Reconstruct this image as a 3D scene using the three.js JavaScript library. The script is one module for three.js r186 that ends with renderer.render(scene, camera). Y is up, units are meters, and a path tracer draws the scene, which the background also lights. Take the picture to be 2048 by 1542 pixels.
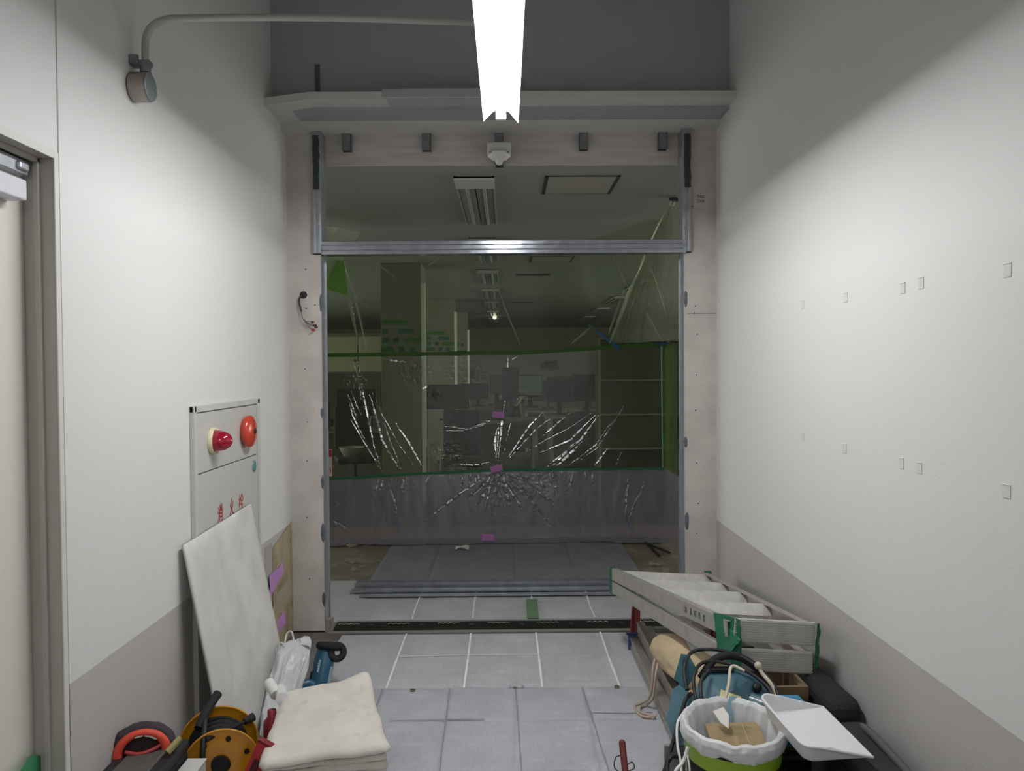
import * as THREE from 'three';
import { RoundedBoxGeometry } from 'three/addons/geometries/RoundedBoxGeometry.js';
import { ConvexGeometry } from 'three/addons/geometries/ConvexGeometry.js';
import { mergeGeometries } from 'three/addons/utils/BufferGeometryUtils.js';
import { RectAreaLightUniformsLib } from 'three/addons/lights/RectAreaLightUniformsLib.js';

// ------------------------------------------------------------------ camera, light, exposure
const renderer = new THREE.WebGLRenderer({ antialias: true });
renderer.toneMapping = THREE.LinearToneMapping;
renderer.toneMappingExposure = 1.0;
renderer.shadowMap.enabled = true;
RectAreaLightUniformsLib.init();
const scene = new THREE.Scene();
scene.background = new THREE.Color(0x000000);
const camera = new THREE.PerspectiveCamera(51.178, 2048 / 1542, 0.05, 80);
camera.position.set(0, 1.5, 0);
camera.rotation.order = 'YXZ';
camera.rotation.set(THREE.MathUtils.degToRad(-1.284), THREE.MathUtils.degToRad(-0.4536), THREE.MathUtils.degToRad(-0.4));
scene.add(camera);

const TUBE = { x: -0.012, y: 2.566, z0: -3.42, z1: -2.2, r: 0.014, power: 130 };   // the hooded fluorescent lamp of the corridor
const OFFICE_FILL = 5.2;
const TUBE_COLOR = new THREE.Color().setRGB(0.985, 0.99, 1.0);

// main dimensions of the place, metres
const XL = -1.222, XR = 1.195, ZD = -4.55, CEIL = 3.75, DADO = 0.625, ZB = 2.6;
const OX0 = -1.036, OX1 = 1.013, OTOP = 2.14, OCEIL = 2.67;

// ------------------------------------------------------------------ helpers
let seed = 20240517;
const rnd = () => { seed = (seed * 1664525 + 1013904223) >>> 0; return seed / 4294967296; };
const V = (x, y, z) => new THREE.Vector3(x, y, z);
const lerp = (a, b, t) => a + (b - a) * t;
const clamp = (v, a, b) => Math.max(a, Math.min(b, v));
const smooth = (a, b, v) => { const t = clamp((v - a) / (b - a), 0, 1); return t * t * (3 - 2 * t); };
function hash(x, y, z) { let h = (x | 0) * 374761393 + (y | 0) * 668265263 + (z | 0) * 2147483647; h = Math.imul(h ^ (h >>> 13), 1274126177); h ^= h >>> 16; return (h >>> 0) / 4294967296; }
function vnoise(x, y, z = 0, p = 0) {          // value noise, -1..1; p > 0 makes it repeat every p cells in x and y
  const xi = Math.floor(x), yi = Math.floor(y), zi = Math.floor(z);
  const s = t => t * t * t * (t * (t * 6 - 15) + 10);
  const fx = s(x - xi), fy = s(y - yi), fz = s(z - zi);
  const m = v => p ? ((v % p) + p) % p : v;
  const h = (a, b, c) => hash(m(xi + a), m(yi + b), zi + c);
  const k = c => lerp(lerp(h(0, 0, c), h(1, 0, c), fx), lerp(h(0, 1, c), h(1, 1, c), fx), fy);
  return (fz === 0 ? k(0) : lerp(k(0), k(1), fz)) * 2 - 1;
}
function fbm(x, y, z = 0, o = 4, p = 0) { let a = 0, w = 0.5, f = 1; for (let i = 0; i < o; i++) { a += w * vnoise(x * f, y * f, z + i * 7, p ? p * f : 0); w *= 0.5; f *= 2; } return a; }
function texture(size, fn, srgb = true) {
  const d = new Uint8Array(size * size * 4);
  for (let j = 0; j < size; j++) for (let i = 0; i < size; i++) {
    const c = fn(i / size, j / size), k = (j * size + i) * 4;
    for (let q = 0; q < 3; q++) d[k + q] = clamp(Math.round(Array.isArray(c) ? c[q] : c), 0, 255);
    d[k + 3] = 255;
  }
  const t = new THREE.DataTexture(d, size, size);
  t.wrapS = t.wrapT = THREE.RepeatWrapping; t.magFilter = THREE.LinearFilter; t.minFilter = THREE.LinearMipmapLinearFilter; t.generateMipmaps = true;
  if (srgb) t.colorSpace = THREE.SRGBColorSpace;
  t.needsUpdate = true;
  return t;
}
function tiled(t, perMetre, py = perMetre) { const c = t.clone(); c.repeat.set(perMetre, py); c.needsUpdate = true; return c; }
function canvas(w, h, draw) {
  const c = document.createElement('canvas'); c.width = w; c.height = h; draw(c.getContext('2d'), w, h);
  const t = new THREE.CanvasTexture(c); t.colorSpace = THREE.SRGBColorSpace; return t;
}
const hex = h => [(h >> 16) & 255, (h >> 8) & 255, h & 255];
const mix3 = (a, b, t) => a.map((v, i) => lerp(v, b[i], t));
const MM = (color, roughness = 0.7, extra = {}) => new THREE.MeshStandardMaterial({ color, roughness, metalness: 0, ...extra });
const MP = (color, roughness = 0.7, extra = {}) => new THREE.MeshPhysicalMaterial({ color, roughness, metalness: 0, ...extra });

function metreUV(g) {                            // uv in metres by the main axis of each face
  if (g.index) g = g.toNonIndexed();
  const p = g.attributes.position, uv = new Float32Array(p.count * 2);
  const a = V(0, 0, 0), b = V(0, 0, 0), c = V(0, 0, 0);
  for (let i = 0; i < p.count; i += 3) {
    a.fromBufferAttribute(p, i); b.fromBufferAttribute(p, i + 1); c.fromBufferAttribute(p, i + 2);
    const n = b.clone().sub(a).cross(c.clone().sub(a)), x = Math.abs(n.x), y = Math.abs(n.y), z = Math.abs(n.z);
    [a, b, c].forEach((v, k) => { const q = (i + k) * 2; if (x >= y && x >= z) { uv[q] = v.z; uv[q + 1] = v.y; } else if (y >= z) { uv[q] = v.x; uv[q + 1] = v.z; } else { uv[q] = v.x; uv[q + 1] = v.y; } });
  }
  g.setAttribute('uv', new THREE.BufferAttribute(uv, 2));
  return g;
}
function box(x0, x1, y0, y1, z0, z1, r = 0) {    // an axis-aligned block, edges rounded by r
  const w = x1 - x0, h = y1 - y0, d = Math.abs(z1 - z0);
  r = Math.min(r, w * 0.45, h * 0.45, d * 0.45);
  const g = r > 0 ? new RoundedBoxGeometry(w, h, d, 2, r) : new THREE.BoxGeometry(w, h, d);
  g.translate((x0 + x1) / 2, (y0 + y1) / 2, (z0 + z1) / 2);
  return metreUV(g);
}
function beam(p, q, w, h, up = V(0, 1, 0), r = 0) {   // a bar from p to q, w across and h along up
  const d = q.clone().sub(p), L = d.length(); d.normalize();
  const s = d.clone().cross(up).normalize(), u = s.clone().cross(d);
  const g = metreUV(r ? new RoundedBoxGeometry(w, h, L, 2, Math.min(r, w * .45, h * .45)) : new THREE.BoxGeometry(w, h, L));
  g.applyMatrix4(new THREE.Matrix4().makeBasis(s, u, d.clone().negate()).setPosition(p.clone().add(q).multiplyScalar(0.5)));
  return g;
}
function rod(p, q, r, r2 = r, seg = 14) {
  const d = q.clone().sub(p), g = new THREE.CylinderGeometry(r2, r, d.length(), seg);
  g.applyQuaternion(new THREE.Quaternion().setFromUnitVectors(V(0, 1, 0), d.clone().normalize()));
  g.translate((p.x + q.x) / 2, (p.y + q.y) / 2, (p.z + q.z) / 2);
  return g.toNonIndexed();
}
function tube(pts, r, seg = 60, rs = 8, closed = false) {
  return new THREE.TubeGeometry(new THREE.CatmullRomCurve3(pts.map(p => Array.isArray(p) ? V(...p) : p), closed, 'centripetal'), seg, r, rs, closed).toNonIndexed();
}
function grid(nu, nv, fn, thick = 0) {           // a sheet fn(u, v) -> [x, y, z]; thick > 0 gives it two faces and a rim
  const pos = [], uv = [], idx = [];
  for (let j = 0; j <= nv; j++) for (let i = 0; i <= nu; i++) { pos.push(...fn(i / nu, j / nv)); uv.push(i / nu, j / nv); }
  const q = (i, j) => j * (nu + 1) + i;
  for (let j = 0; j < nv; j++) for (let i = 0; i < nu; i++) idx.push(q(i, j), q(i + 1, j), q(i + 1, j + 1), q(i, j), q(i + 1, j + 1), q(i, j + 1));
  const g = new THREE.BufferGeometry();
  g.setAttribute('position', new THREE.Float32BufferAttribute(pos, 3)); g.setAttribute('uv', new THREE.Float32BufferAttribute(uv, 2));
  g.setIndex(idx); g.computeVertexNormals();
  if (!thick) return g;
  const n = g.attributes.normal, N = pos.length / 3, P = pos.slice(), U = uv.concat(uv), I = idx.slice();
  for (let k = 0; k < N; k++) P.push(pos[3 * k] - n.getX(k) * thick, pos[3 * k + 1] - n.getY(k) * thick, pos[3 * k + 2] - n.getZ(k) * thick);
  for (let k = 0; k < idx.length; k += 3) I.push(idx[k] + N, idx[k + 2] + N, idx[k + 1] + N);
  const rim = (a, b) => I.push(a, a + N, b, b, a + N, b + N);
  for (let i = 0; i < nu; i++) { rim(q(i, 0), q(i + 1, 0)); rim(q(i + 1, nv), q(i, nv)); }
  for (let j = 0; j < nv; j++) { rim(q(0, j + 1), q(0, j)); rim(q(nu, j), q(nu, j + 1)); }
  const t = new THREE.BufferGeometry();
  t.setAttribute('position', new THREE.Float32BufferAttribute(P, 3)); t.setAttribute('uv', new THREE.Float32BufferAttribute(U, 2));
  t.setIndex(I); t.computeVertexNormals();
  return t;
}
function lump(g, amp, freq, s = 0) {             // pushes a closed surface in and out a little
  const p = g.attributes.position, n = g.attributes.normal;
  for (let i = 0; i < p.count; i++) {
    const x = p.getX(i), y = p.getY(i), z = p.getZ(i), a = amp * fbm(x * freq + s, y * freq + z * freq * 0.7, z * freq + s, 3);
    p.setXYZ(i, x + n.getX(i) * a, y + n.getY(i) * a, z + n.getZ(i) * a);
  }
  g.computeVertexNormals();
  return g;
}
const join = list => mergeGeometries(list.map(g => { g = g.index ? g.toNonIndexed() : g; for (const k of Object.keys(g.attributes)) if (!['position', 'normal', 'uv'].includes(k)) g.deleteAttribute(k); return g; }), false);

const used = {};
function numbered(name) { const n = used[name] = (used[name] ?? -1) + 1; return n ? `${name}_${String(n).padStart(3, '0')}` : name; }
function put(o, parent) { o.castShadow = o.receiveShadow = true; (parent || scene).add(o); return o; }
function part(name, g, m, parent, label) { const o = new THREE.Mesh(Array.isArray(g) ? join(g) : g, m); o.name = name; if (label) o.userData.label = label; return put(o, parent); }
function thing(name, label, category, group, at = [0, 0, 0]) {
  const o = new THREE.Group(); o.name = numbered(name); o.position.set(...at); o.userData = { label, category };
  if (group) o.userData.group = group;
  scene.add(o); return o;
}
function single(name, g, m, label, category, group) {
  const o = new THREE.Mesh(Array.isArray(g) ? join(g) : g, m); o.name = numbered(name); o.userData = { label, category };
  if (group) o.userData.group = group;
  return put(o);
}
function struct(name, g, m, label, category) {
  const o = g ? new THREE.Mesh(Array.isArray(g) ? join(g) : g, m) : new THREE.Group(); o.name = name; o.userData = { kind: 'structure', label, category };
  return put(o);
}

// ------------------------------------------------------------------ materials
const tWall = texture(256, (u, v) => 128 + 90 * vnoise(u * 128, v * 128, 0, 128) * 0.6 + 50 * vnoise(u * 64, v * 64, 3, 64), false);
const tSoft = texture(256, (u, v) => 200 + 55 * fbm(u * 6, v * 6, 2, 5, 6));
const tGyp = texture(256, (u, v) => { const n = fbm(u * 5, v * 5, 1, 5, 5), s = vnoise(u * 90, v * 90, 9, 90) > 0.93 ? -26 : 0; return [236 + 18 * n + s, 233 + 18 * n + s, 230 + 18 * n + s]; });
const tTarp = texture(512, (u, v) => { const n = fbm(u * 5, v * 5, 4, 5, 5), w = vnoise(u * 256, v * 20, 8, 256) * 5, s = Math.pow(Math.max(0, fbm(u * 9, v * 24, 21, 4, 9)), 2) * 90; const b = 218 + 12 * n + w + s * 0.35; return [b, b + 1, b + 4]; });
const tTarpBump = texture(512, (u, v) => 128 + 60 * fbm(u * 7, v * 7, 6, 4, 7) + 40 * fbm(u * 30, v * 30, 16, 3, 30), false);
const tConcrete = texture(512, (u, v) => { const n = fbm(u * 4, v * 4, 11, 6, 4), s = fbm(u * 16, v * 16, 31, 4, 16); const k = s > 0.26 ? 22 : 0; return [200 + 26 * n + k, 196 + 26 * n + k, 186 + 24 * n + k]; });
const tSteel = texture(512, (u, v) => { const n = fbm(u * 12, v * 12, 5, 4, 12), c = Math.abs(vnoise(u * 40, v * 40, 15, 40)); return 226 + 22 * n - 8 * c; });
const tSteelRough = texture(256, (u, v) => 110 + 70 * fbm(u * 14, v * 14, 25, 4, 14), false);
const tRib = texture(256, (u, v) => 128 + 110 * Math.sin(v * Math.PI * 2 * 32), false);
const tCanvas = texture(512, (u, v) => { const n = fbm(u * 4, v * 4, 41, 5, 4), st = Math.max(0, fbm(u * 11, v * 11, 45, 3, 11) - 0.3) * 60; return [238 + 12 * n - st * .5, 235 + 12 * n - st * .55, 229 + 12 * n - st * .7]; });
const tWeave = texture(256, (u, v) => 128 + 60 * Math.sin(u * Math.PI * 128) * Math.sin(v * Math.PI * 128) + 30 * vnoise(u * 60, v * 60, 3, 60), false);
const tCard = texture(256, (u, v) => { const n = fbm(u * 5, v * 5, 51, 5, 5), s = Math.max(0, fbm(u * 3, v * 7, 57, 4, 7)); return [212 + 24 * n - 90 * s, 200 + 24 * n - 84 * s, 170 + 24 * n - 80 * s]; });
const tScuff = texture(256, (u, v) => { const n = fbm(u * 6, v * 6, 61, 5, 6); return 224 + 20 * n; });

const wallBump = tiled(tWall, 3.2);
const M = {
  wall: MM(0xdddddb, 0.62, { bumpMap: wallBump, bumpScale: 0.0004 }),
  dado: MM(0xbab7b4, 0.6, { bumpMap: wallBump, bumpScale: 0.0004 }),
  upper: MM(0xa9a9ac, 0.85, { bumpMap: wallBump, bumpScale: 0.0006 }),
  ledge: MM(0xcfccc8, 0.7, { bumpMap: wallBump, bumpScale: 0.0005 }),
  skim: MM(0xb4b1b6, 0.8, { bumpMap: tiled(tWall, 1.3), bumpScale: 0.002 }),
  ceiling: MM(0xcfcecb, 0.9),
  gyp: MM(0xd9d4d0, 0.85, { map: tiled(tGyp, 1.7) }),
  floor: MM(0x8f8a86, 0.7, { map: tiled(tSoft, 1.3) }),
  slab: MM(0xa09a8c, 0.9, { map: tiled(tConcrete, 0.8), bumpMap: tiled(tTarpBump, 2), bumpScale: 0.003 }),
  steel: MM(0xc6cad2, 0.34, { metalness: 0.65, map: tiled(tSteel, 2) }),
  steelDull: MM(0x959b9f, 0.5, { metalness: 0.5, map: tiled(tSteel, 4) }),
  dark: MM(0x1b1d20, 0.6),
  black: MM(0x0c0c0d, 0.55),
  rubber: MM(0x16161a, 0.8),
  alu: MM(0xc4c0b9, 0.42, { metalness: 0.35, map: tiled(tScuff, 4) }),
  aluRib: MM(0xe0ddd7, 0.4, { metalness: 0.2, map: tiled(tScuff, 5) }),
  aluDark: MM(0xaca79f, 0.45, { metalness: 0.4, map: tiled(tScuff, 3) }),
  white: MM(0xe6e5e1, 0.45),
  plastic: MM(0xe9e9ec, 0.35),
  green: MP(0x17684c, 0.35, { clearcoat: 0.3 }),
};

// ------------------------------------------------------------------ the corridor shell
{
  const f = struct('floor', box(XL - 0.15, XR + 0.15, -0.12, 0, -4.6, ZB, 0), M.floor, 'dark grey corridor floor along the wall foot', 'floor');
  // left wall with its door opening (z -2.205 .. -1.2, up to 2.075)
  const w = struct('wall_left', null, null, 'white corridor wall with grey dado and fire hose cabinet', 'wall');
  const DZ = -2.205, DZ2 = -1.25, DT = 2.075, T = 0.16;
  part('upper_panel', [box(XL - T, XL, DADO, CEIL, ZD - 0.1, DZ - 0.022 - 0.008), box(XL - T, XL, DT + 0.02, CEIL, DZ - 0.022, DZ2), box(XL - T, XL, DADO, CEIL, DZ2, ZB), box(XL - T, XL - 0.004, DADO, CEIL, DZ - 0.04, DZ - 0.02)], M.wall, w, 'white painted board');
  part('dado_panel', [box(XL - T, XL + 0.0006, 0, DADO, ZD - 0.1, DZ - 0.03), box(XL - T, XL + 0.0006, 0, DADO, DZ2, ZB)], M.dado, w, 'grey painted dado');
  const r = struct('wall_right', null, null, 'white corridor wall with grey dado and small square marks', 'wall');
  part('upper_panel', box(XR, XR + T, DADO, CEIL, ZD - 0.1, ZB), M.wall, r, 'white painted board');
  part('dado_panel', box(XR - 0.0006, XR + T, 0, DADO, ZD - 0.1, ZB), M.dado, r, 'grey painted dado');
  struct('ceiling', box(XL - T, XR + T, CEIL, CEIL + 0.12, -4.7, ZB), M.ceiling, 'corridor ceiling above the lamp', 'ceiling');
  struct('wall_rear', box(XL - T, XR + T, 0, CEIL, ZB, ZB + 0.12), M.wall, 'corridor wall behind the viewer', 'wall');

  // the door in the left wall: casing, jamb with stop, leaf, closer
  const d = struct('door_1', null, null, 'off-white steel door in grey frame in the corridor wall', 'door');
  const mC = MM(0xd6d4ce, 0.5), mJ = MM(0xb3afa7, 0.45), mL = MM(0xdcd8cf, 0.5);
  part('casing', [box(XL - 0.0015, XL + 0.003, 0, DT + 0.02, DZ - 0.022, DZ, 0.001), box(XL - 0.0015, XL + 0.003, DT, DT + 0.022, DZ, DZ2, 0.001), box(XL - 0.0015, XL + 0.003, 0, DT + 0.02, DZ2, DZ2 + 0.022, 0.001)], mC, d);
  part('jamb', [box(XL - 0.14, XL - 0.002, 0, DT, DZ - 0.02, DZ, 0.001), box(XL - 0.14, XL - 0.002, 0, DT, DZ2, DZ2 + 0.02, 0.001), box(XL - 0.14, XL - 0.002, DT, DT + 0.018, DZ, DZ2, 0.001)], mJ, d);
  part('door_stop', [box(XL - 0.05, XL - 0.036, 0, DT, DZ, DZ + 0.012, 0.002), box(XL - 0.05, XL - 0.036, DT - 0.012, DT, DZ, DZ2, 0.002)], mJ, d);
  const leaf = part('door_leaf', box(XL - 0.125, XL - 0.083, 0.006, DT - 0.003, DZ + 0.0015, DZ2 - 0.002, 0.001), mL, d);
  part('door_handle', [rod(V(XL - 0.083, 1.0, -1.94), V(XL - 0.03, 1.0, -1.94), 0.011), rod(V(XL - 0.032, 1.0, -1.945), V(XL - 0.032, 1.0, -1.83), 0.009)], M.steel, leaf, 'brushed lever handle');
  part('closer_rail', [box(XL - 0.083, XL - 0.055, 2.022, 2.062, DZ + 0.02, DZ2 - 0.1, 0.004), box(XL - 0.075, XL - 0.045, 2.03, 2.052, DZ + 0.03, DZ + 0.075, 0.006)], M.steel, d, 'chrome closer rail');
  part('closer_body', box(XL - 0.083, XL - 0.03, 1.945, 2.0, DZ + 0.07, DZ + 0.33, 0.006), MM(0xd9d9e2, 0.4), d, 'white closer box');

  // the wall above the doorway, its ledge, the pillars and the header
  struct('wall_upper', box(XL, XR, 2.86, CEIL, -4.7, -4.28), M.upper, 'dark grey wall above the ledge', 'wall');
  const z0 = -4.15, hb = 2.878;
  const lg = struct('trim_1', null, null, 'grey projecting ledge across the head of the doorway', 'trim');
  const sh = (pts) => { const s = new THREE.Shape(); pts.forEach(([x, y], i) => i ? s.lineTo(x, y) : s.moveTo(x, y)); return s; };
  const ext = (pts, za, zb) => { const g = new THREE.ExtrudeGeometry(sh(pts), { depth: zb - za, bevelEnabled: false }); g.translate(0, 0, za); return metreUV(g); };
  part('ledge_board', ext([[XL, 2.845], [-0.99, hb], [XR, hb], [XR, hb + 0.034], [-0.99, hb + 0.036], [XL, 2.885]], -4.5, z0), M.ledge, lg);
  part('under_strip', ext([[XL, 2.80], [-1.0, 2.832], [XR, 2.832], [XR, hb + 0.01], [-0.99, hb + 0.01], [XL, 2.85]], -4.66, -4.46), M.ledge, lg, 'paler strip under the ledge');
  const pts = []; for (let i = 0; i <= 26; i++) { const t = i / 26, x = lerp(-0.60, -0.02, t); pts.push([x, 2.868 - 0.004 * Math.abs(vnoise(i * 0.9, 3))]); }
  part('filler_patch', box(-0.62, -0.03, hb + 0.004, hb + 0.05, z0 - 0.05, z0 + 0.006, 0.004), M.skim, lg, 'lighter skimmed patch');
  part('filler_smear', grid(60, 16, (u, v) => { const x = lerp(-0.60, 0.02, u), z = lerp(z0, z0 - 0.27 - 0.02 * fbm(u * 14, 2), v); return [x, hb - 0.0015 - 0.002 * Math.max(0, fbm(u * 20, v * 6, 4)), z]; }), M.skim, lg, 'rough plaster smear');
  part('crack_line', box(-0.99, -0.965, 2.92, 3.10, -4.279, -4.274), MM(0x616165, 0.9), lg);

  const wd = struct('wall_doorway', null, null, 'bare plasterboard around the wide doorway opening', 'wall');
  const top = 2.86, zb = ZD - 0.11;
  part('plasterboard', [box(XL, -1.074, 0.012, top, zb, ZD), box(-1.074, OX0, 0.012, OTOP, zb, ZD)], M.gyp, wd);
  part('plasterboard', [box(1.052, XR, 0.0, top, zb, ZD), box(OX1, 1.052, 0.0, OTOP, zb, ZD)], M.gyp, wd);
  part('header_board', grid(60, 1, (u, v) => [lerp(-1.05, 1.03, u), v ? 2.66 + 0.004 * fbm(u * 12, 1) : top, -4.66], 0.012), M.gyp, wd, 'inner plasterboard with a rough cut edge');
  part('board_joint', box(1.03, XR, 1.795, 1.798, ZD - 0.002, ZD + 0.0006), MM(0x8d8580, 0.9), wd);
  for (const x of [-0.884, -0.43]) part('board_joint', box(x, x + 0.003, 2.665, 2.73, -4.665, -4.659), MM(0x7d7672, 0.9), wd);
  const screw = new THREE.CylinderGeometry(0.004, 0.004, 0.002, 8).rotateX(Math.PI / 2);
  const mS = MM(0x4a4746, 0.6);
  for (const [x, y] of [[-1.12, 0.31], [-1.13, 0.66], [-1.125, 0.98], [-1.12, 1.2], [-1.13, 1.5], [-1.12, 1.84], [-1.07, 1.86], [-1.12, 2.06], [1.08, 0.55], [1.09, 0.72], [1.08, 0.95], [1.075, 1.25], [1.08, 1.45], [1.085, 1.68], [1.07, 1.8], [1.075, 1.84], [1.06, 2.4]]) { const s = part('screw', screw, mS, wd); s.position.set(x, y, ZD + 0.0006); }
  const mPut = MM(0x5b616b, 0.5);
  const blot = (x, y, w, h, k) => { const g = new THREE.SphereGeometry(1, 18, 14).toNonIndexed(); g.scale(w, h, 0.005); const q = part('putty_blob', lump(g, 0.004, 60, k), mPut, wd, 'dark sealant smear'); q.position.set(x, y, ZD); };
  [[OX0, 1.87, 0.008, 0.05], [OX0 - 0.002, 1.25, 0.008, 0.03], [OX0 - 0.003, 0.86, 0.009, 0.04], [OX0 - 0.004, 0.57, 0.012, 0.055], [OX0 - 0.003, 0.19, 0.010, 0.04], [OX1 + 0.008, 1.88, 0.010, 0.05], [OX1 + 0.006, 1.07, 0.010, 0.03], [OX1 + 0.012, 0.62, 0.012, 0.05]].forEach((a, i) => blot(...a, i));
  // marker writing on the right pillar
  const ink = (w, h, lines) => MM(0xffffff, 0.9, { map: canvas(w, h, (c) => { c.clearRect(0, 0, w, h); c.strokeStyle = '#2c2c34'; c.lineWidth = 5; c.lineCap = 'round'; for (const l of lines) { c.beginPath(); l.forEach(([x, y], i) => i ? c.lineTo(x, y) : c.moveTo(x, y)); c.stroke(); } }), transparent: true });
  part('marker_writing', new THREE.PlaneGeometry(0.06, 0.07).translate(1.105, 2.44, ZD + 0.001), ink(128, 150, [[[20, 30], [44, 26], [40, 50], [28, 62]], [[58, 36], [72, 30], [76, 46], [60, 56], [58, 38]], [[84, 34], [100, 28], [104, 40], [86, 58], [112, 56]], [[16, 84], [44, 78], [36, 104], [24, 116]], [[54, 98], [64, 90], [74, 96], [66, 108], [54, 100]], [[84, 88], [102, 84], [106, 100], [90, 112], [84, 92]], [[60, 10], [66, 4]]]), wd);

  // steel studs of the frame
  const fr = struct('trim_2', null, null, 'galvanised steel stud frame in the doorway', 'trim');
  const stud = (x0, x1, y0, y1, za, zb2, m = M.steel) => [box(x0, x1, y0, y1, za, zb2, 0.0015)];
  const js = (x0, x1, s) => {   // an upright with two rolled grooves
    const w = x1 - x0;
    return [box(x0, x1, OTOP + 0.006, 2.84, -4.65, -4.525, 0.002), box(x0 + w * 0.12, x0 + w * 0.38, OTOP + 0.006, 2.84, -4.53, -4.519, 0.002), box(x0 + w * 0.62, x0 + w * 0.9, OTOP + 0.006, 2.84, -4.53, -4.519, 0.002)];
  };
  part('upright_stud', js(-1.076, -1.024), M.steel, fr); part('upright_stud', js(1.0, 1.05), M.steel, fr);
  const smear = MM(0x4d545c, 0.55, { metalness: 0.4, map: tiled(tScuff, 9) });
  part('paint_smear', grid(6, 30, (u, v) => [lerp(-1.066 + 0.004 * fbm(v * 9, 1), -1.03 + 0.006 * fbm(v * 8, 5), u), lerp(2.50, 2.80, v), -4.5175]), smear, fr, 'dark smear on the stud');
  part('paint_smear', grid(6, 30, (u, v) => [lerp(1.008 + 0.004 * fbm(v * 9, 11), 1.044 + 0.006 * fbm(v * 8, 15), u), lerp(2.50, 2.80, v), -4.5175]), smear, fr, 'dark smear on the stud');
  part('marker_writing', new THREE.PlaneGeometry(0.03, 0.05).translate(1.022, 2.665, -4.516), ink(96, 160, [[[20, 40], [70, 30], [50, 44]], [[24, 66], [40, 60]], [[24, 86], [40, 80]], [[24, 106], [40, 100]], [[60, 56], [70, 40]]]), fr);
  part('marker_writing', new THREE.PlaneGeometry(0.03, 0.07).translate(1.012, 2.25, -4.516), ink(96, 200, [[[40, 20], [60, 16], [62, 40], [40, 44]], [[20, 90], [70, 86]], [[30, 130], [60, 126], [66, 150]]]), fr);
  part('transom', [box(-1.024, 1.02, OTOP, 2.208, -4.62, -4.535, 0.002), box(-1.024, 1.02, 2.191, 2.212, -4.60, -4.522, 0.003), box(-1.024, 1.02, 2.164, 2.188, -4.60, -4.518, 0.003), box(-1.024, 1.02, OTOP - 0.002, 2.160, -4.60, -4.520, 0.003)], MM(0xc9cdd6, 0.2, { metalness: 0.7, map: tiled(tSteel, 2), roughnessMap: tiled(texture(256, (u, v) => 190 + 60 * fbm(u * 14, v * 14, 25, 4, 14), false), 2) }), fr, 'ribbed shiny cross rail');
  part('jamb_stud', [box(OX0, OX0 + 0.004, 0, OTOP, -4.65, ZD + 0.001), box(OX0, OX0 + 0.012, 0, OTOP, -4.65, -4.646)], M.steel, fr);
  part('jamb_stud', [box(OX1 - 0.004, OX1, 0, OTOP, -4.65, ZD + 0.001), box(OX1 - 0.012, OX1, 0, OTOP, -4.65, -4.646)], M.steel, fr);
  for (const x of [-0.893, -0.44, -0.027, 0.453, 0.905]) {
    const w = 0.024, y0 = x === -0.027 ? 2.645 : 2.735;
    part('hanging_stud', [box(x - w, x + w, y0, 2.84, -4.60, -4.597), box(x - w, x - w + 0.002, y0, 2.84, -4.655, -4.597), box(x + w - 0.002, x + w, y0, 2.84, -4.655, -4.597)], M.steelDull, fr);
    part('stud_end', box(x - w + 0.003, x + w - 0.003, y0 + 0.004, y0 + 0.01, -4.654, -4.601), M.dark, fr);
  }
}

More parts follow.
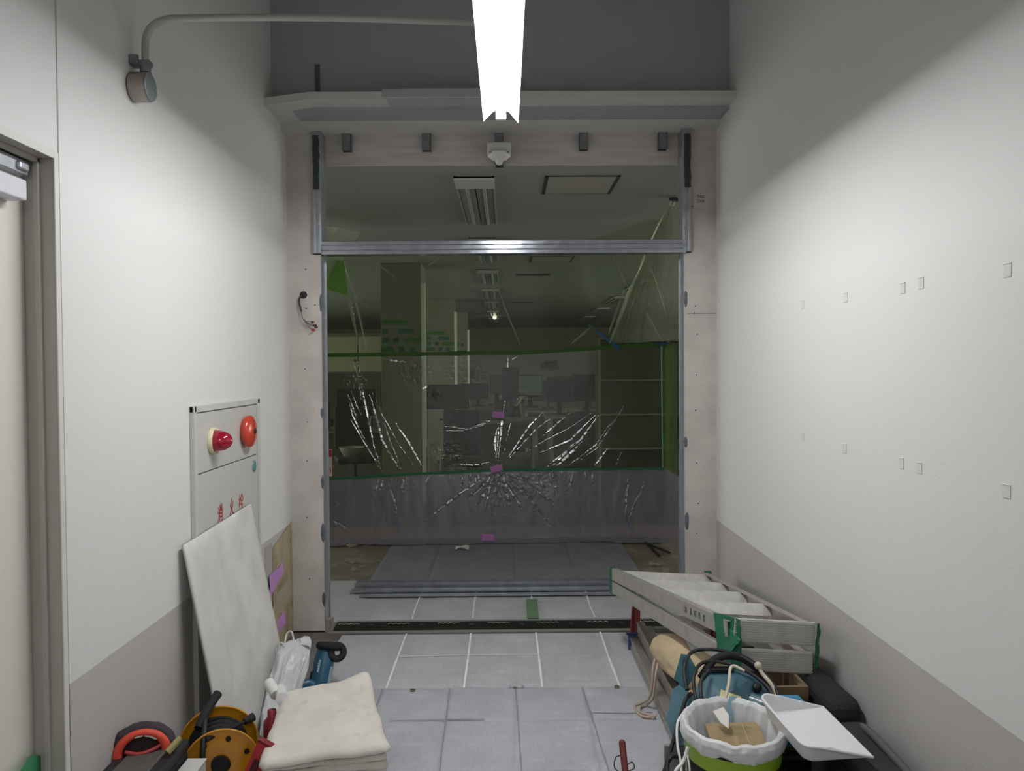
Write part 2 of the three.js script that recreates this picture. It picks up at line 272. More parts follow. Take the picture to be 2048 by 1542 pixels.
// ------------------------------------------------------------------ the hooded lamp and its conduit
{
  const { x, y, z0, z1, r, power } = TUBE;
  const hood = MM(0xf4f4f2, 0.35);
  const sec = [[-0.076, -0.020], [-0.036, 0.022], [-0.03, 0.065], [0.03, 0.065], [0.036, 0.022], [0.076, -0.028], [0.074, -0.029], [0.034, 0.019], [-0.034, 0.019], [-0.074, -0.021]];
  const s = new THREE.Shape(); sec.forEach(([a, b], i) => i ? s.lineTo(a, b) : s.moveTo(a, b));
  const lamp = (z0, z1, power, label) => {
    const t = thing('corridor_lamp', label, 'lamp'), mid = (z0 + z1) / 2, L = z1 - z0;
    const g = new THREE.ExtrudeGeometry(s, { depth: L + 0.05, bevelEnabled: false }); g.translate(x, y, z0 - 0.025);
    part('reflector_hood', g, hood, t);
    for (const z of [z0 - 0.022, z1 + 0.002]) part('lamp_holder', box(x - 0.022, x + 0.022, y - 0.018, y + 0.025, z, z + 0.02, 0.003), hood, t);
    part('lamp_tube', rod(V(x, y, z0), V(x, y, z1), r * 0.9, r * 0.9, 20), MM(0xffffff, 0.4, { emissive: TUBE_COLOR, emissiveIntensity: 6 }), t, 'glowing tube');
    for (const z of [z0 + 0.2, z1 - 0.2]) part('hanger', rod(V(x, y + 0.07, z), V(x, CEIL, z), 0.006), M.steelDull, t);
    for (const a of [0, 62, -62]) {                 // the light of the tube: three strips round its lower half
      const l = new THREE.RectAreaLight(TUBE_COLOR, power, 0.025, L);
      const an = THREE.MathUtils.degToRad(a);
      l.position.set(x + Math.sin(an) * r * 1.05, y - Math.cos(an) * r * 1.05, mid);
      l.up.set(0, 0, 1); l.lookAt(l.position.x + Math.sin(an), l.position.y - Math.cos(an), mid);
      l.name = 'tube_light'; scene.add(l);
    }
  };
  lamp(z0, z1, power, 'glowing white hooded fluorescent lamp hung under the corridor ceiling');
  lamp(0.5, 1.72, power, 'second hooded lamp added unseen behind the viewer for fill light');  // unseen lamp, added to even out the corridor light
  const c = thing('conduit_pipe', 'grey steel conduit bending along the wall to the lamp', 'conduit');
  const zc = -2.68, yc = 2.655;
  part('pipe', tube([[XL + 0.045, 2.50, zc], [XL + 0.045, 2.56, zc], [XL + 0.05, 2.60, zc], [XL + 0.075, 2.635, zc], [XL + 0.12, yc - 0.003, zc], [XL + 0.18, yc, zc], [-0.6, yc, zc], [x - 0.03, yc - 0.02, zc]], 0.0115, 90, 12), MM(0xb4b4b0, 0.45, { metalness: 0.35 }), c);
  part('pipe_clamp', [box(XL, XL + 0.064, 2.497, 2.515, zc - 0.016, zc + 0.016, 0.003), box(XL, XL + 0.03, 2.50, 2.53, zc + 0.012, zc + 0.024, 0.002)], M.steelDull, c);
  part('locknut', rod(V(XL + 0.045, 2.478, zc), V(XL + 0.045, 2.5, zc), 0.017, 0.017, 6), M.steelDull, c);
  const b = thing('junction_box', 'round metal junction box on the white wall under the conduit', 'junction box');
  const lat = new THREE.LatheGeometry([[0, 0], [0.046, 0], [0.048, 0.004], [0.048, 0.052], [0.045, 0.056]].map(p => new THREE.Vector2(...p)), 36).rotateZ(-Math.PI / 2);
  part('box_body', lat.toNonIndexed().translate(XL + 0.002, 2.43, zc), MM(0xa39a92, 0.4, { metalness: 0.6 }), b);
  part('cover', new THREE.LatheGeometry([[0, 0.061], [0.044, 0.061], [0.046, 0.058], [0.046, 0.055]].reverse().map(p => new THREE.Vector2(...p)), 36).rotateZ(-Math.PI / 2).toNonIndexed().translate(XL + 0.002, 2.43, zc), M.steelDull, b);
  for (const s2 of [-1, 1]) part('cover_screw', rod(V(XL + 0.062, 2.43, zc + s2 * 0.028), V(XL + 0.066, 2.43, zc + s2 * 0.028), 0.005, 0.005, 10), M.steel, b);

  // ceiling device hung under the ledge in the doorway head
  const d = thing('motion_sensor', 'small white box sensor with round lens under the lamp end', 'sensor');
  const X = -0.027, zs = -4.47;
  part('housing', box(X - 0.066, X + 0.066, 2.68, 2.745, zs - 0.11, zs, 0.008), MM(0xd8d5d2, 0.5), d);
  part('collar', new THREE.LatheGeometry([[0.062, 0.02], [0.06, 0.004], [0.045, -0.014], [0.02, -0.02], [0, -0.02]].reverse().map(p => new THREE.Vector2(...p)), 32).toNonIndexed().translate(X, 2.672, zs - 0.04), M.white, d);
  part('lens', new THREE.SphereGeometry(0.022, 20, 14).toNonIndexed().translate(X, 2.648, zs - 0.035), M.white, d);
  for (const s2 of [-1, 1]) part('latch', box(X + s2 * 0.044 - 0.012, X + s2 * 0.044 + 0.012, 2.684, 2.69, zs - 0.002, zs + 0.006, 0.001), MM(0x9a9aa0, 0.5), d);
}

// ------------------------------------------------------------------ floor coverings and the door track
{
  const mTarp = MM(0xd9dadc, 0.62, { map: tiled(tTarp, 1), bumpMap: tiled(tTarpBump, 1.5), bumpScale: 0.004 });
  // a grey sheet with fold lines: every dx across and dz along a small ridge (sign > 0) or furrow (sign < 0)
  const sheet = (x0, x1, za, zb, fx, fz, sgn, y, k, edge = 0, res = 0.0125) => {
    const nu = Math.round((x1 - x0) / res), nv = Math.round((za - zb) / res);
    const g = grid(nu, nv, (u, v) => {
      const x = lerp(x0, x1, u), z = lerp(za, zb, v) + edge * fbm(x * 3, k) * smooth(0.8, 1, v);
      let h = 0.004 * fbm(x * 3.1, z * 3.1, k, 3) + 0.0012 * fbm(x * 14, z * 14, k, 2);
      for (const f of fx) h += sgn * 0.005 * Math.exp(-Math.pow((x - f - 0.012 * fbm(z * 2, f * 9, k, 2)) / 0.009, 2));
      for (const f of fz) h += sgn * 0.003 * Math.exp(-Math.pow((z - f - 0.015 * fbm(x * 2, f * 9, k, 2)) / 0.009, 2));
      const e = Math.min(u, 1 - u) * (x1 - x0), rim = Math.min(e, v * (za - zb), (1 - v) * (za - zb));
      return [x, y + 0.006 + h * smooth(0, 0.06, rim) - 0.0035 * (1 - smooth(0, 0.03, rim)), z];
    }, 0.002);
    const p = g.attributes.position, uv = g.attributes.uv;
    for (let i = 0; i < p.count; i++) uv.setXY(i, p.getX(i) + k * 0.37, p.getZ(i) + k * 0.21);
    return g;
  };
  const fold = MM(0xf2f3f4, 0.7);
  const rear = thing('floor_sheet', 'grey protective floor sheet with pale fold lines before the doorway', 'floor sheet');
  part('sheet', sheet(-0.93, 0.9, -3.6, -4.5, [-0.565, -0.204, 0.16, 0.52], [-4.14, -3.78], 1, 0, 1), mTarp, rear);
  const line = (pts, w, y) => { const n = 40; return grid(n, 1, (u, v) => { const t = u * (pts.length - 1), i = Math.min(pts.length - 2, Math.floor(t)), f = t - i; const x = lerp(pts[i][0], pts[i + 1][0], f), z = lerp(pts[i][1], pts[i + 1][1], f), d = V(pts[i + 1][0] - pts[i][0], 0, pts[i + 1][1] - pts[i][1]).normalize(), s = (v - 0.5) * w * (1 + 0.6 * fbm(u * 20, 3)); return [x - d.z * s, y, z + d.x * s]; }, 0.001); };
  for (const f of [-0.565, -0.204, 0.16, 0.52]) part('fold_crease', line([[f, -4.48], [f + 0.006 * fbm(f * 9, 2), -4.1], [f, -3.71]], 0.009, 0.0135), fold, rear, 'pale worn crease');
  part('fold_crease', line([[-0.56, -4.13], [-0.2, -4.142], [0.16, -4.135]], 0.006, 0.0115), fold, rear, 'pale worn crease');

  const front = thing('floor_sheet', 'darker grey dust sheet with eyelets and furrowed folds in the foreground', 'floor sheet');
  const mTarp2 = MM(0xcfd0d4, 0.62, { map: tiled(tTarp, 1.3), bumpMap: tiled(tTarpBump, 1.9), bumpScale: 0.004 });
  part('sheet', sheet(-1.0, 1.02, -2.0, -3.71, [-0.58, -0.27, 0.036, 0.345, 0.655], [-3.37, -2.95, -2.5], -1.6, 0.009, 2, 0.03, 0.008), mTarp2, front);
  const furrowShade = MM(0x8f9097, 0.8);  // darker colour stands for the shade inside the fold furrows
  for (const [f, e] of [[-0.58, 0.01], [-0.27, 0.02], [0.036, 0.016], [0.345, 0.03]]) part('fold_crease', line([[f, -3.70], [f + e * 0.4, -3.4], [f + e * 0.6, -3.1], [f + e, -2.8], [f + e, -2.4]], 0.006, 0.0145), furrowShade, front, 'crease coloured as furrow shade');
  part('fold_crease', line([[-0.5, -3.36], [-0.27, -3.37], [-0.1, -3.37]], 0.004, 0.0165), furrowShade, front, 'crease coloured as furrow shade'); part('fold_crease', line([[0.36, -3.42], [0.5, -3.41], [0.62, -3.42]], 0.004, 0.0165), furrowShade, front, 'crease coloured as furrow shade');
  const brass = MM(0x8d7d66, 0.35, { metalness: 0.8 });
  for (const [x, z] of [[-0.437, -3.675], [0.505, -3.69], [0.036, -3.70]]) { const e = part('eyelet', new THREE.TorusGeometry(0.009, 0.0035, 8, 18).rotateX(Math.PI / 2), brass, front, 'brass eyelet'); e.position.set(x, 0.02, z); }
  part('gathered_edge', lump(new THREE.SphereGeometry(1, 20, 14).scale(0.035, 0.017, 0.02).toNonIndexed().translate(0.04, 0.016, -3.71), 0.012, 40, 3), mTarp2, front);

  const inner = thing('floor_sheet', 'pale grey floor sheet just inside the doorway behind the black track', 'floor sheet');
  part('sheet', sheet(-1.25, 1.2, -4.735, -5.66, [-0.93, -0.565, -0.204, 0.16, 0.52, 0.885], [-5.06], 1, 0, 3), mTarp, inner);
  for (const f of [-0.565, -0.204, 0.16, 0.52]) part('fold_crease', line([[f, -4.75], [f - 0.005, -5.0], [f, -5.3]], 0.007, 0.0135), fold, inner, 'pale worn crease');
  single('masking_tape', grid(12, 3, (u, v) => [lerp(0.12, 0.19, v) + 0.006 * (u - 0.5), 0.014 + 0.001 * fbm(u * 5, v * 3), lerp(-4.74, -5.13, u)], 0.001), MM(0x7d9c78, 0.6, { map: tiled(tScuff, 6) }), 'strip of faded green tape across the sheet behind the track', 'tape');
  const far = thing('floor_sheet', 'dark grey floor sheet on the bare screed before the plastic screen', 'floor sheet');
  part('sheet', sheet(-0.97, 0.97, -5.6, -7.1, [-0.56, 0.06, 0.5], [-6.0, -6.5], -1.3, 0.004, 4), MM(0x9fa1a6, 0.65, { map: tiled(tTarp, 1.1), bumpMap: tiled(tTarpBump, 1.3), bumpScale: 0.004 }), far);

  const tr = thing('door_track', 'black floor track with wavy spring strips across the threshold', 'door track');
  part('channel', box(-1.0, 1.0, -0.05, 0.006, -4.716, -4.566), M.black, tr);
  part('front_lip', box(-1.02, 1.0, 0, 0.005, -4.566, -4.53, 0.001), MM(0x8b8784, 0.5), tr);
  part('rear_lip', box(-1.0, 1.0, 0, 0.012, -4.73, -4.716, 0.002), MM(0x97999a, 0.45, { metalness: 0.4 }), tr);
  for (let i = 0; i < 7; i++) { const xs = -0.985 + i * 0.29, q = []; for (let k = 0; k <= 8; k++) q.push([xs + k * 0.0155, 0.011 + (k % 2 ? 0.005 : -0.003), -4.672 + 0.01 * (k % 2)]); part('spring_strip', tube(q, 0.0022, 40, 5), MM(0xc8c4b8, 0.3, { metalness: 0.8 }), tr, 'wavy metal spring'); }
  for (let i = 0; i < 6; i++) part('track_clip', box(-0.80 + i * 0.29, -0.776 + i * 0.29, 0.004, 0.012, -4.66, -4.64, 0.002), MM(0x3a3a3c, 0.4), tr);
  part('end_bracket', [box(-1.036, -1.0, 0, 0.075, -4.60, -4.552, 0.002), box(-1.004, -0.995, 0, 0.075, -4.60, -4.548, 0.001)], MM(0xa39d98, 0.5, { map: tiled(tScuff, 8) }), tr, 'dented metal upstand');

  // steel channels lying on the sheet inside
  const ch = (x0, x1, z, w, h, tilt, label) => {
    const t = thing('steel_channel', label, 'steel channel', undefined, [0, 0.0145, 0]);
    part('web', box(x0, x1, 0, 0.002, z - w, z), M.steel, t);
    part('flange', box(x0, x1, 0, h, z - w, z - w + 0.002), M.steel, t); part('flange', box(x0, x1, 0, h, z - 0.002, z), M.steel, t);
  };
  ch(-1.03, 0.95, -5.41, 0.065, 0.04, 0, 'long galvanised channel on the floor inside the doorway, furthest in');
  ch(-1.04, 0.92, -5.30, 0.075, 0.012, 0, 'long shallow steel channel on the floor, middle of three');
  ch(-0.96, 0.9, -5.20, 0.05, 0.010, 0, 'narrow steel channel on the floor closest to the black track');
}

// ------------------------------------------------------------------ the office behind: shell and ceiling
{
  const f = struct('floor_office', box(-7, 7, -0.12, 0, -24, -4.6), M.slab, 'bare screed floor with pale debris behind the doorway', 'floor');
  struct('floor_shade', box(-6.9, 6.9, 0, 0.006, -23.9, -7.6), MM(0x34342f, 0.95, { map: tiled(tSoft, 2) }), 'office floor behind the plastic screen, darkened as shade under the desks', 'floor');  // added dark slab, its colour stands for the shade beneath the desks
  const mCeil = MM(0xa4a6a0, 0.95);
  const c = struct('ceiling_office', box(-7, 7, OCEIL, OCEIL + 0.1, -24, -4.672), mCeil, 'low grey office ceiling behind the doorway', 'ceiling');
  const mOW = MM(0x8d8a7c, 0.9);
  struct('wall_office_far', box(-7, 7, 0, OCEIL, -24.1, -24), mOW, 'dim far wall of the office', 'wall');
  struct('wall_office_left', box(-7.1, -7, 0, OCEIL, -24, -4.66), mOW, 'side wall of the dark office', 'wall');
  struct('wall_office_right', box(7, 7.1, 0, OCEIL, -24, -4.66), mOW, 'side wall of the dark office', 'wall');
  const n = struct('wall_office_near', null, null, 'office face of the doorway wall', 'wall');
  part('wall_panel', box(-7, XL - 0.16, 0, OCEIL + 0.1, -4.672, -4.6), mOW, n); part('wall_panel', box(XR + 0.16, 7, 0, OCEIL + 0.1, -4.672, -4.6), mOW, n);

  // recessed troffers, switched off
  const mHouse = MM(0xc9c9c5, 0.5), mRefl = MM(0xb4bab8, 0.3, { metalness: 0.35 }), mTube = MM(0xc4cac8, 0.3);
  const troffer = (x, z, label, group) => {
    const t = thing('ceiling_light', label, 'ceiling light', group, [x, OCEIL, z]);
    const w = 0.125, L = 1.58, b = 0.012;
    part('rim', [box(-w, -w + b, -0.012, 0.002, -L, 0), box(w - b, w, -0.012, 0.002, -L, 0), box(-w, w, -0.012, 0.002, -L, -L + b), box(-w, w, -0.012, 0.002, -b, 0)], mHouse, t);
    part('end_cover', box(-w, w, -0.022, 0, -0.26, 0, 0.003), MM(0xe2e1de, 0.45), t, 'white end cover');
    for (const s of [-1, 1]) part('reflector', grid(8, 1, (u, v) => { const a = u * Math.PI * 0.5; return [s * (0.004 + 0.106 * Math.sin(a)), -0.006 + -0.030 * (1 - Math.cos(a)) * 0 - 0.028 * Math.abs(Math.cos(a)) * 0 - 0.003 - 0.016 * Math.pow(1 - u, 2), lerp(-0.26, -L + 0.02, v)]; }, 0.001), mRefl, t);
    for (const s of [-1, 1]) part('tube', rod(V(s * 0.055, -0.014, -0.27), V(s * 0.055, -0.014, -L + 0.03), 0.0125, 0.0125, 12), mTube, t);
    part('end_wedge', [new THREE.ConeGeometry(0.05, 0.05, 4).toNonIndexed().scale(1, 0.3, 0.6).translate(-0.055, -0.012, -L + 0.05), new THREE.ConeGeometry(0.05, 0.05, 4).toNonIndexed().scale(1, 0.3, 0.6).translate(0.055, -0.012, -L + 0.05)], mHouse, t);
  };
  troffer(-0.185, -4.94, 'unlit twin-tube ceiling light seen above the transom');
  for (let i = 1; i < 7; i++) troffer(-0.19 - 0.012 * i, -4.94 - 2.32 * i, `unlit ceiling light, ${['second', 'third', 'fourth', 'fifth', 'sixth', 'last'][i - 1]} of the row receding from the transom`, 'middle row of unlit ceiling lights');
  for (let i = 2; i < 6; i++) troffer(1.95, -5.5 - 2.6 * i, `unlit ceiling light, ${['first', 'second', 'third', 'last'][i - 2]} of the row above the bookcase side`, 'second row of unlit ceiling lights');
  // glowing strips added out of view on either side to light the office ceiling
  for (const [n, s] of [[1, -1], [2, 1]]) {
    const t = struct(`window_${n}`, null, null, s < 0 ? 'added glowing strip in the office side wall for fill light' : 'added glowing strip in the opposite office side wall for fill light', 'window');
    part('fill_pane', box(s * 6.99 - 0.005, s * 6.99 + 0.005, 0.9, 2.2, -15, -6), MM(0xffffff, 0.5, { emissive: new THREE.Color(1, 0.98, 0.9), emissiveIntensity: OFFICE_FILL * 0.5 }), t);
    part('fill_frame', [box(s * 6.97 - 0.02, s * 6.97 + 0.02, 0.86, 0.9, -15, -6), box(s * 6.97 - 0.02, s * 6.97 + 0.02, 2.2, 2.24, -15, -6), ...[-15, -12, -9, -6].map(z => box(s * 6.97 - 0.02, s * 6.97 + 0.02, 0.9, 2.2, z - 0.02, z + 0.02))], M.dark, t);
    const a = new THREE.RectAreaLight(new THREE.Color().setRGB(1, 0.98, 0.9), OFFICE_FILL * 0.5, 9, 1.3); a.position.set(s * 6.94, 1.55, -10.5); a.lookAt(0, 1.55, -10.5); a.name = 'fill_light'; scene.add(a);
  }
  const em = thing('indicator_lamp', 'tiny lit indicator lamp among the distant ceiling lights', 'lamp', undefined, [-0.235, 2.62, -18.0]);
  part('lamp_base', rod(V(0, 0.05, 0), V(0, 0.02, 0), 0.05, 0.06), mHouse, em); part('lamp_bulb', new THREE.SphereGeometry(0.045, 16, 12).toNonIndexed(), MM(0xffffff, 0.4, { emissive: new THREE.Color(1, 0.95, 0.75), emissiveIntensity: 1.6 }), em);
  { const l = new THREE.PointLight(new THREE.Color(1, 0.95, 0.75), 0.05); l.position.set(-0.235, 2.62, -18.0); l.castShadow = true; l.name = 'indicator_light'; scene.add(l); }
  const hatch = (x0, x1, z0, z1, label) => {
    const t = thing('access_hatch', label, 'ceiling hatch'); const m = MM(0x54554f, 0.6), b = 0.02;
    part('frame', [box(x0, x1, OCEIL - 0.004, OCEIL, z1, z1 + b * .6), box(x0, x1, OCEIL - 0.004, OCEIL, z0 - b * .6, z0), box(x0, x0 + b, OCEIL - 0.004, OCEIL, z1, z0), box(x1 - b, x1, OCEIL - 0.004, OCEIL, z1, z0)], m, t);
    part('hatch_panel', box(x0 + b + 0.004, x1 - b - 0.004, OCEIL - 0.006, OCEIL, z1 + b, z0 - b), MM(0xb0aea3, 0.9), t);
  };
  hatch(0.25, 0.715, -4.945, -5.455, 'square ceiling hatch with dark frame above the transom');
  hatch(0.27, 0.74, -8.5, -9.0, 'square ceiling hatch seen through plastic below the transom');
  const vent = (x0, x1, z, label) => { const t = thing('air_slot', label, 'air vent'); part('slot', box(x0, x1, OCEIL - 0.006, OCEIL, z - 0.16, z), M.dark, t); part('rim', [box(x0 - 0.01, x1 + 0.01, OCEIL - 0.008, OCEIL, z - 0.175, z - 0.16), box(x0 - 0.01, x1 + 0.01, OCEIL - 0.008, OCEIL, z, z + 0.015)], MM(0x6d6f68, 0.6), t); };
  vent(0.15, 0.56, -10.1, 'long dark air slot in the office ceiling'); vent(0.1, 0.5, -14.4, 'distant dark air slot deep in the office ceiling');
}

// ------------------------------------------------------------------ the plastic screen
const creasesMid = [[[-1.365,1.271],[-1.333,1.097],[-1.205,0.834]],[[-1.378,1.293],[-1.29,1.053]],[[-1.352,1.323],[-1.259,1.096]],[[-1.327,1.574],[-1.264,1.379],[-1.257,1.226]],[[-1.292,1.609],[-1.248,1.335],[-1.202,1.096],[-1.149,0.834],[-1.077,0.606]],[[-1.187,1.291],[-1.129,1.095],[-1.075,0.877],[-0.925,0.623]],[[-1.157,1.291],[-1.072,1.095],[-0.923,0.832],[-0.782,0.613]],[[-1.072,1.082],[-1.009,0.876],[-0.903,0.614]],[[-0.977,1.05],[-0.857,0.875],[-0.708,0.612]],[[-1.367,1.088],[-1.227,0.856],[-1.099,0.637]],[[0.125,1.303],[0.036,0.999],[-0.041,0.659]],[[0.363,1.149],[0.21,0.998],[-0.019,0.668]],[[0.428,1.083],[0.253,0.954],[-0.015,0.664]],[[0.581,1.117],[0.471,1.031],[0.318,0.901]],[[0.777,1.124],[0.558,0.973],[0.34,0.866],[0.165,0.758]],[[0.799,1.102],[0.558,0.864],[0.295,0.757]],[[0.807,1.081],[0.645,0.864],[0.338,0.626]],[[0.601,0.842],[0.382,0.625]],[[0.667,0.855],[0.425,0.625]],[[0.973,1.079],[0.885,0.971],[0.776,0.819],[0.513,0.624]],[[1.039,1.166],[0.863,0.906],[0.797,0.797],[0.6,0.667]],[[0.906,0.818],[0.753,0.622]],[[1.015,0.773],[0.949,0.643]],[[-0.006,1.217],[-0.038,1.0],[-0.076,0.651]],[[-0.051,1.065],[-0.096,0.869],[-0.084,0.66]],[[-0.064,1.065],[-0.07,0.826],[-0.089,0.651]],[[-0.582,1.004],[-0.356,0.967],[-0.226,1.001],[-0.116,1.074]],[[-0.574,0.96],[-0.4,0.95],[-0.204,1.001],[-0.103,1.061]],[[-0.468,0.667],[-0.272,0.652],[-0.119,0.686]],[[0.023,1.608],[0.017,1.478]],[[-0.786,1.549],[-0.959,1.563],[-1.132,1.608]],[[0.127,1.616],[0.04,1.556]],[[-0.657,1.353],[-0.723,1.318]]];
const creasesLow = [[[-0.12,0.599],[-0.231,0.346]],[[-0.115,0.599],[-0.188,0.258]],[[-0.107,0.599],[-0.123,0.214]],[[-0.098,0.599],[-0.043,0.301]],[[-0.089,0.599],[0.04,0.322]],[[-0.076,0.598],[0.14,0.277]],[[-0.063,0.598],[0.162,0.43],[0.379,0.122]],[[-0.054,0.598],[0.206,0.474],[0.445,0.288]],[[-0.12,0.59],[-0.405,0.413],[-0.712,0.175]],[[-1.013,0.506],[-0.942,0.243]],[[1.211,0.531],[1.035,0.138]],[[1.058,0.532],[1.026,0.182]],[[-1.557,0.444],[-1.407,0.29]],[[-1.517,0.204],[-1.344,0.102]],[[0.12,0.584],[0.206,0.452]],[[0.273,0.583],[0.337,0.407]],[[0.425,0.581],[0.433,0.384]],[[0.578,0.58],[0.547,0.449]]];
const creasesUp = [[[-1.382,2.461],[-1.341,2.224],[-1.293,1.921],[-1.253,1.648]],[[-1.339,2.396],[-1.265,2.094],[-1.196,1.66]],[[-1.166,2.473],[-1.037,2.351],[-0.909,2.251]],[[-1.407,2.159],[-1.278,2.094],[-1.149,2.015]],[[-0.474,2.456],[-0.67,2.328]],[[0.848,2.47],[0.999,2.188],[1.064,2.144]],[[0.999,2.144],[0.889,1.776]],[[1.064,2.144],[1.368,1.708]],[[1.065,2.468],[1.217,2.251],[1.39,1.903]],[[-0.086,2.259],[-0.001,1.999],[0.127,1.695]],[[0.737,1.842],[0.562,1.692]],[[0.695,2.276],[0.825,2.189],[0.999,2.153]]];
{
  const mClear = MP(new THREE.Color().setRGB(0.68, 0.79, 0.60), 0.165, { transmission: 0.985, thickness: 0, ior: 1.75 });
  const mUp = MP(new THREE.Color().setRGB(0.69, 0.80, 0.62), 0.14, { transmission: 0.965, thickness: 0, ior: 1.5 });
  const mHazy = MP(new THREE.Color().setRGB(0.50, 0.48, 0.53), 0.25, { transmission: 0.62, thickness: 0, ior: 1.8 });
  const mPale = MP(new THREE.Color().setRGB(0.66, 0.70, 0.58), 0.28, { transmission: 0.74, thickness: 0, ior: 1.5 });
  const mSide = MP(new THREE.Color().setRGB(0.22, 0.36, 0.07), 0.25, { transmission: 0.75, thickness: 0, ior: 1.5 });
  const seg = (x, y, a, b) => { const dx = b[0] - a[0], dy = b[1] - a[1], t = clamp(((x - a[0]) * dx + (y - a[1]) * dy) / (dx * dx + dy * dy), 0, 1); return [Math.hypot(x - a[0] - dx * t, y - a[1] - dy * t), t]; };
  const boxes = L => L.map(c => [Math.min(...c.map(p => p[0])) - .05, Math.max(...c.map(p => p[0])) + .05, Math.min(...c.map(p => p[1])) - .05, Math.max(...c.map(p => p[1])) + .05]);
  // tension folds: short flat facets, tilted to glint the lamp at the camera; base = lean of the film round them
  const along = (c, s) => { for (let i = 0; i + 1 < c.length; i++) { const l = Math.hypot(c[i + 1][0] - c[i][0], c[i + 1][1] - c[i][1]); if (s <= l || i + 2 === c.length) { const t = s / l; return [lerp(c[i][0], c[i + 1][0], t), lerp(c[i][1], c[i + 1][1], t)]; } s -= l; } return c[0]; };
  const ridge = (L, B, x, y, w, P, base = 0) => {
    let z = 0, best = 9;
    L.forEach((c, n) => {
      const b = B[n]; if (x < b[0] || x > b[1] || y < b[2] || y > b[3]) return;
      let d = 9, s = 0, run = 0;
      for (let i = 0; i + 1 < c.length; i++) { const [e, t] = seg(x, y, c[i], c[i + 1]), l = Math.hypot(c[i + 1][0] - c[i][0], c[i + 1][1] - c[i][1]); if (e < d) { d = e; s = run + t * l; } run += l; }
      const ww = w * (0.55 + 0.9 * hash(n, 5, 2)) * (0.3 + 0.7 * Math.sin(Math.PI * clamp(s / run, 0, 1)));
      if (d > ww * 1.7 || d / ww > best) return;
      best = d / ww;
      const k = Math.floor(s / P + hash(n, 2, 9) + 0.55 * vnoise(s / P * 1.3 + n * 17.3, n)), q = along(c, clamp((k + 0.5 - hash(n, 2, 9)) * P, 0, run));
      const tx = -0.19 * q[0] + 0.03 * (hash(n, k, 1) - 0.5), ty = 0.215 - 0.16 * (q[1] - 1) + base + 0.05 * (hash(n, k, 2) - 0.5);
      z = -(tx * (x - q[0]) + ty * (y - q[1])) * smooth(1.7, 1.1, d / ww);
    });
    return z;
  };
  const crinkle = (x, y, P) => { let s = 0; for (const [px, py, r, a] of P) { const d = Math.hypot(x - px, (y - py) * 1.6) / r; if (d < 2) s += a * Math.exp(-d * d) * fbm(x * 55, y * 55, px * 9, 3); } return s; };
  const zBase = -7;
  const yLow = x => 0.585 + 0.03 * smooth(-1.0, 0.2, x) - 0.035 * smooth(-0.7, -1.6, x);     // height of the lower tape
  const yUp = x => 1.618 + 0.008 * smooth(-1.5, 0, x) + 0.062 * smooth(0, 1.4, x);           // height of the upper tape
  const X0 = -1.75, X1 = 1.375;
  const zWave = (x, y) => zBase + 0.008 * fbm(x * 1.4, y * 1.4, 2, 2) - 0.008 * Math.sin(clamp((y - 0.6) / 1.03, 0, 1) * Math.PI) + 0.02 * (1 - clamp((y - 0.6) / 1.03, 0, 1)) + 0.05 * (1 - clamp(y / 0.6, 0, 1));

  const scr = thing('plastic_screen', 'crinkled clear plastic dust screen hung across the office', 'plastic sheet');
  const Bm = boxes(creasesMid), crk = [[-0.52, 0.74, 0.13, 0.009], [-0.36, 1.44, 0.14, 0.008], [0.38, 1.53, 0.08, 0.014], [-0.8, 1.46, 0.14, 0.008], [-0.62, 1.26, 0.06, 0.010], [-1.3, 1.4, 0.12, 0.010], [-0.5, 0.98, 0.2, 0.002], [0.2, 1.25, 0.08, 0.006]];
  part('middle_film', grid(940, 320, (u, v) => { const x = lerp(X0, X1, u), y = lerp(yLow(x), yUp(x), v), e = smooth(0, 0.06, v) * smooth(1, 0.94, v); return [x, y, zWave(x, y) + e * (ridge(creasesMid, Bm, x, y, 0.0072, 0.065) + crinkle(x, y, crk) + 0.002 * fbm(x * 7, y * 4, 12, 2))]; }), mClear, scr, 'clear film, strongly creased');
  for (let i = 0; i < 15; i++) { const a = -Math.PI * (0.08 + 0.84 * rnd()), r0 = 0.02 + 0.12 * rnd(), r1 = r0 + 0.1 + 0.3 * rnd(), cx = -0.085 + 0.03 * (rnd() - 0.5); creasesLow.push([[cx + Math.cos(a) * r0, 0.61 + Math.sin(a) * r0], [cx + Math.cos(a + 0.05) * (r0 + r1) / 2, 0.61 + Math.sin(a + 0.05) * (r0 + r1) / 2], [cx + Math.cos(a) * r1, Math.max(0.12, 0.61 + Math.sin(a) * r1)]]); }
  for (let i = 0; i < 24; i++) { const x = lerp(-1.1, 0.75, rnd()), s = (x + 0.1) * 0.25; creasesLow.push([[x, yLow(x) - 0.015], [x + s * 0.12 + 0.02 * (rnd() - 0.5), yLow(x) - 0.06 - 0.1 * rnd()]]); }
  const Bl = boxes(creasesLow), crl = [[-0.95, 0.48, 0.2, 0.003], [0.25, 0.5, 0.3, 0.003], [-0.1, 0.3, 0.2, 0.002]];
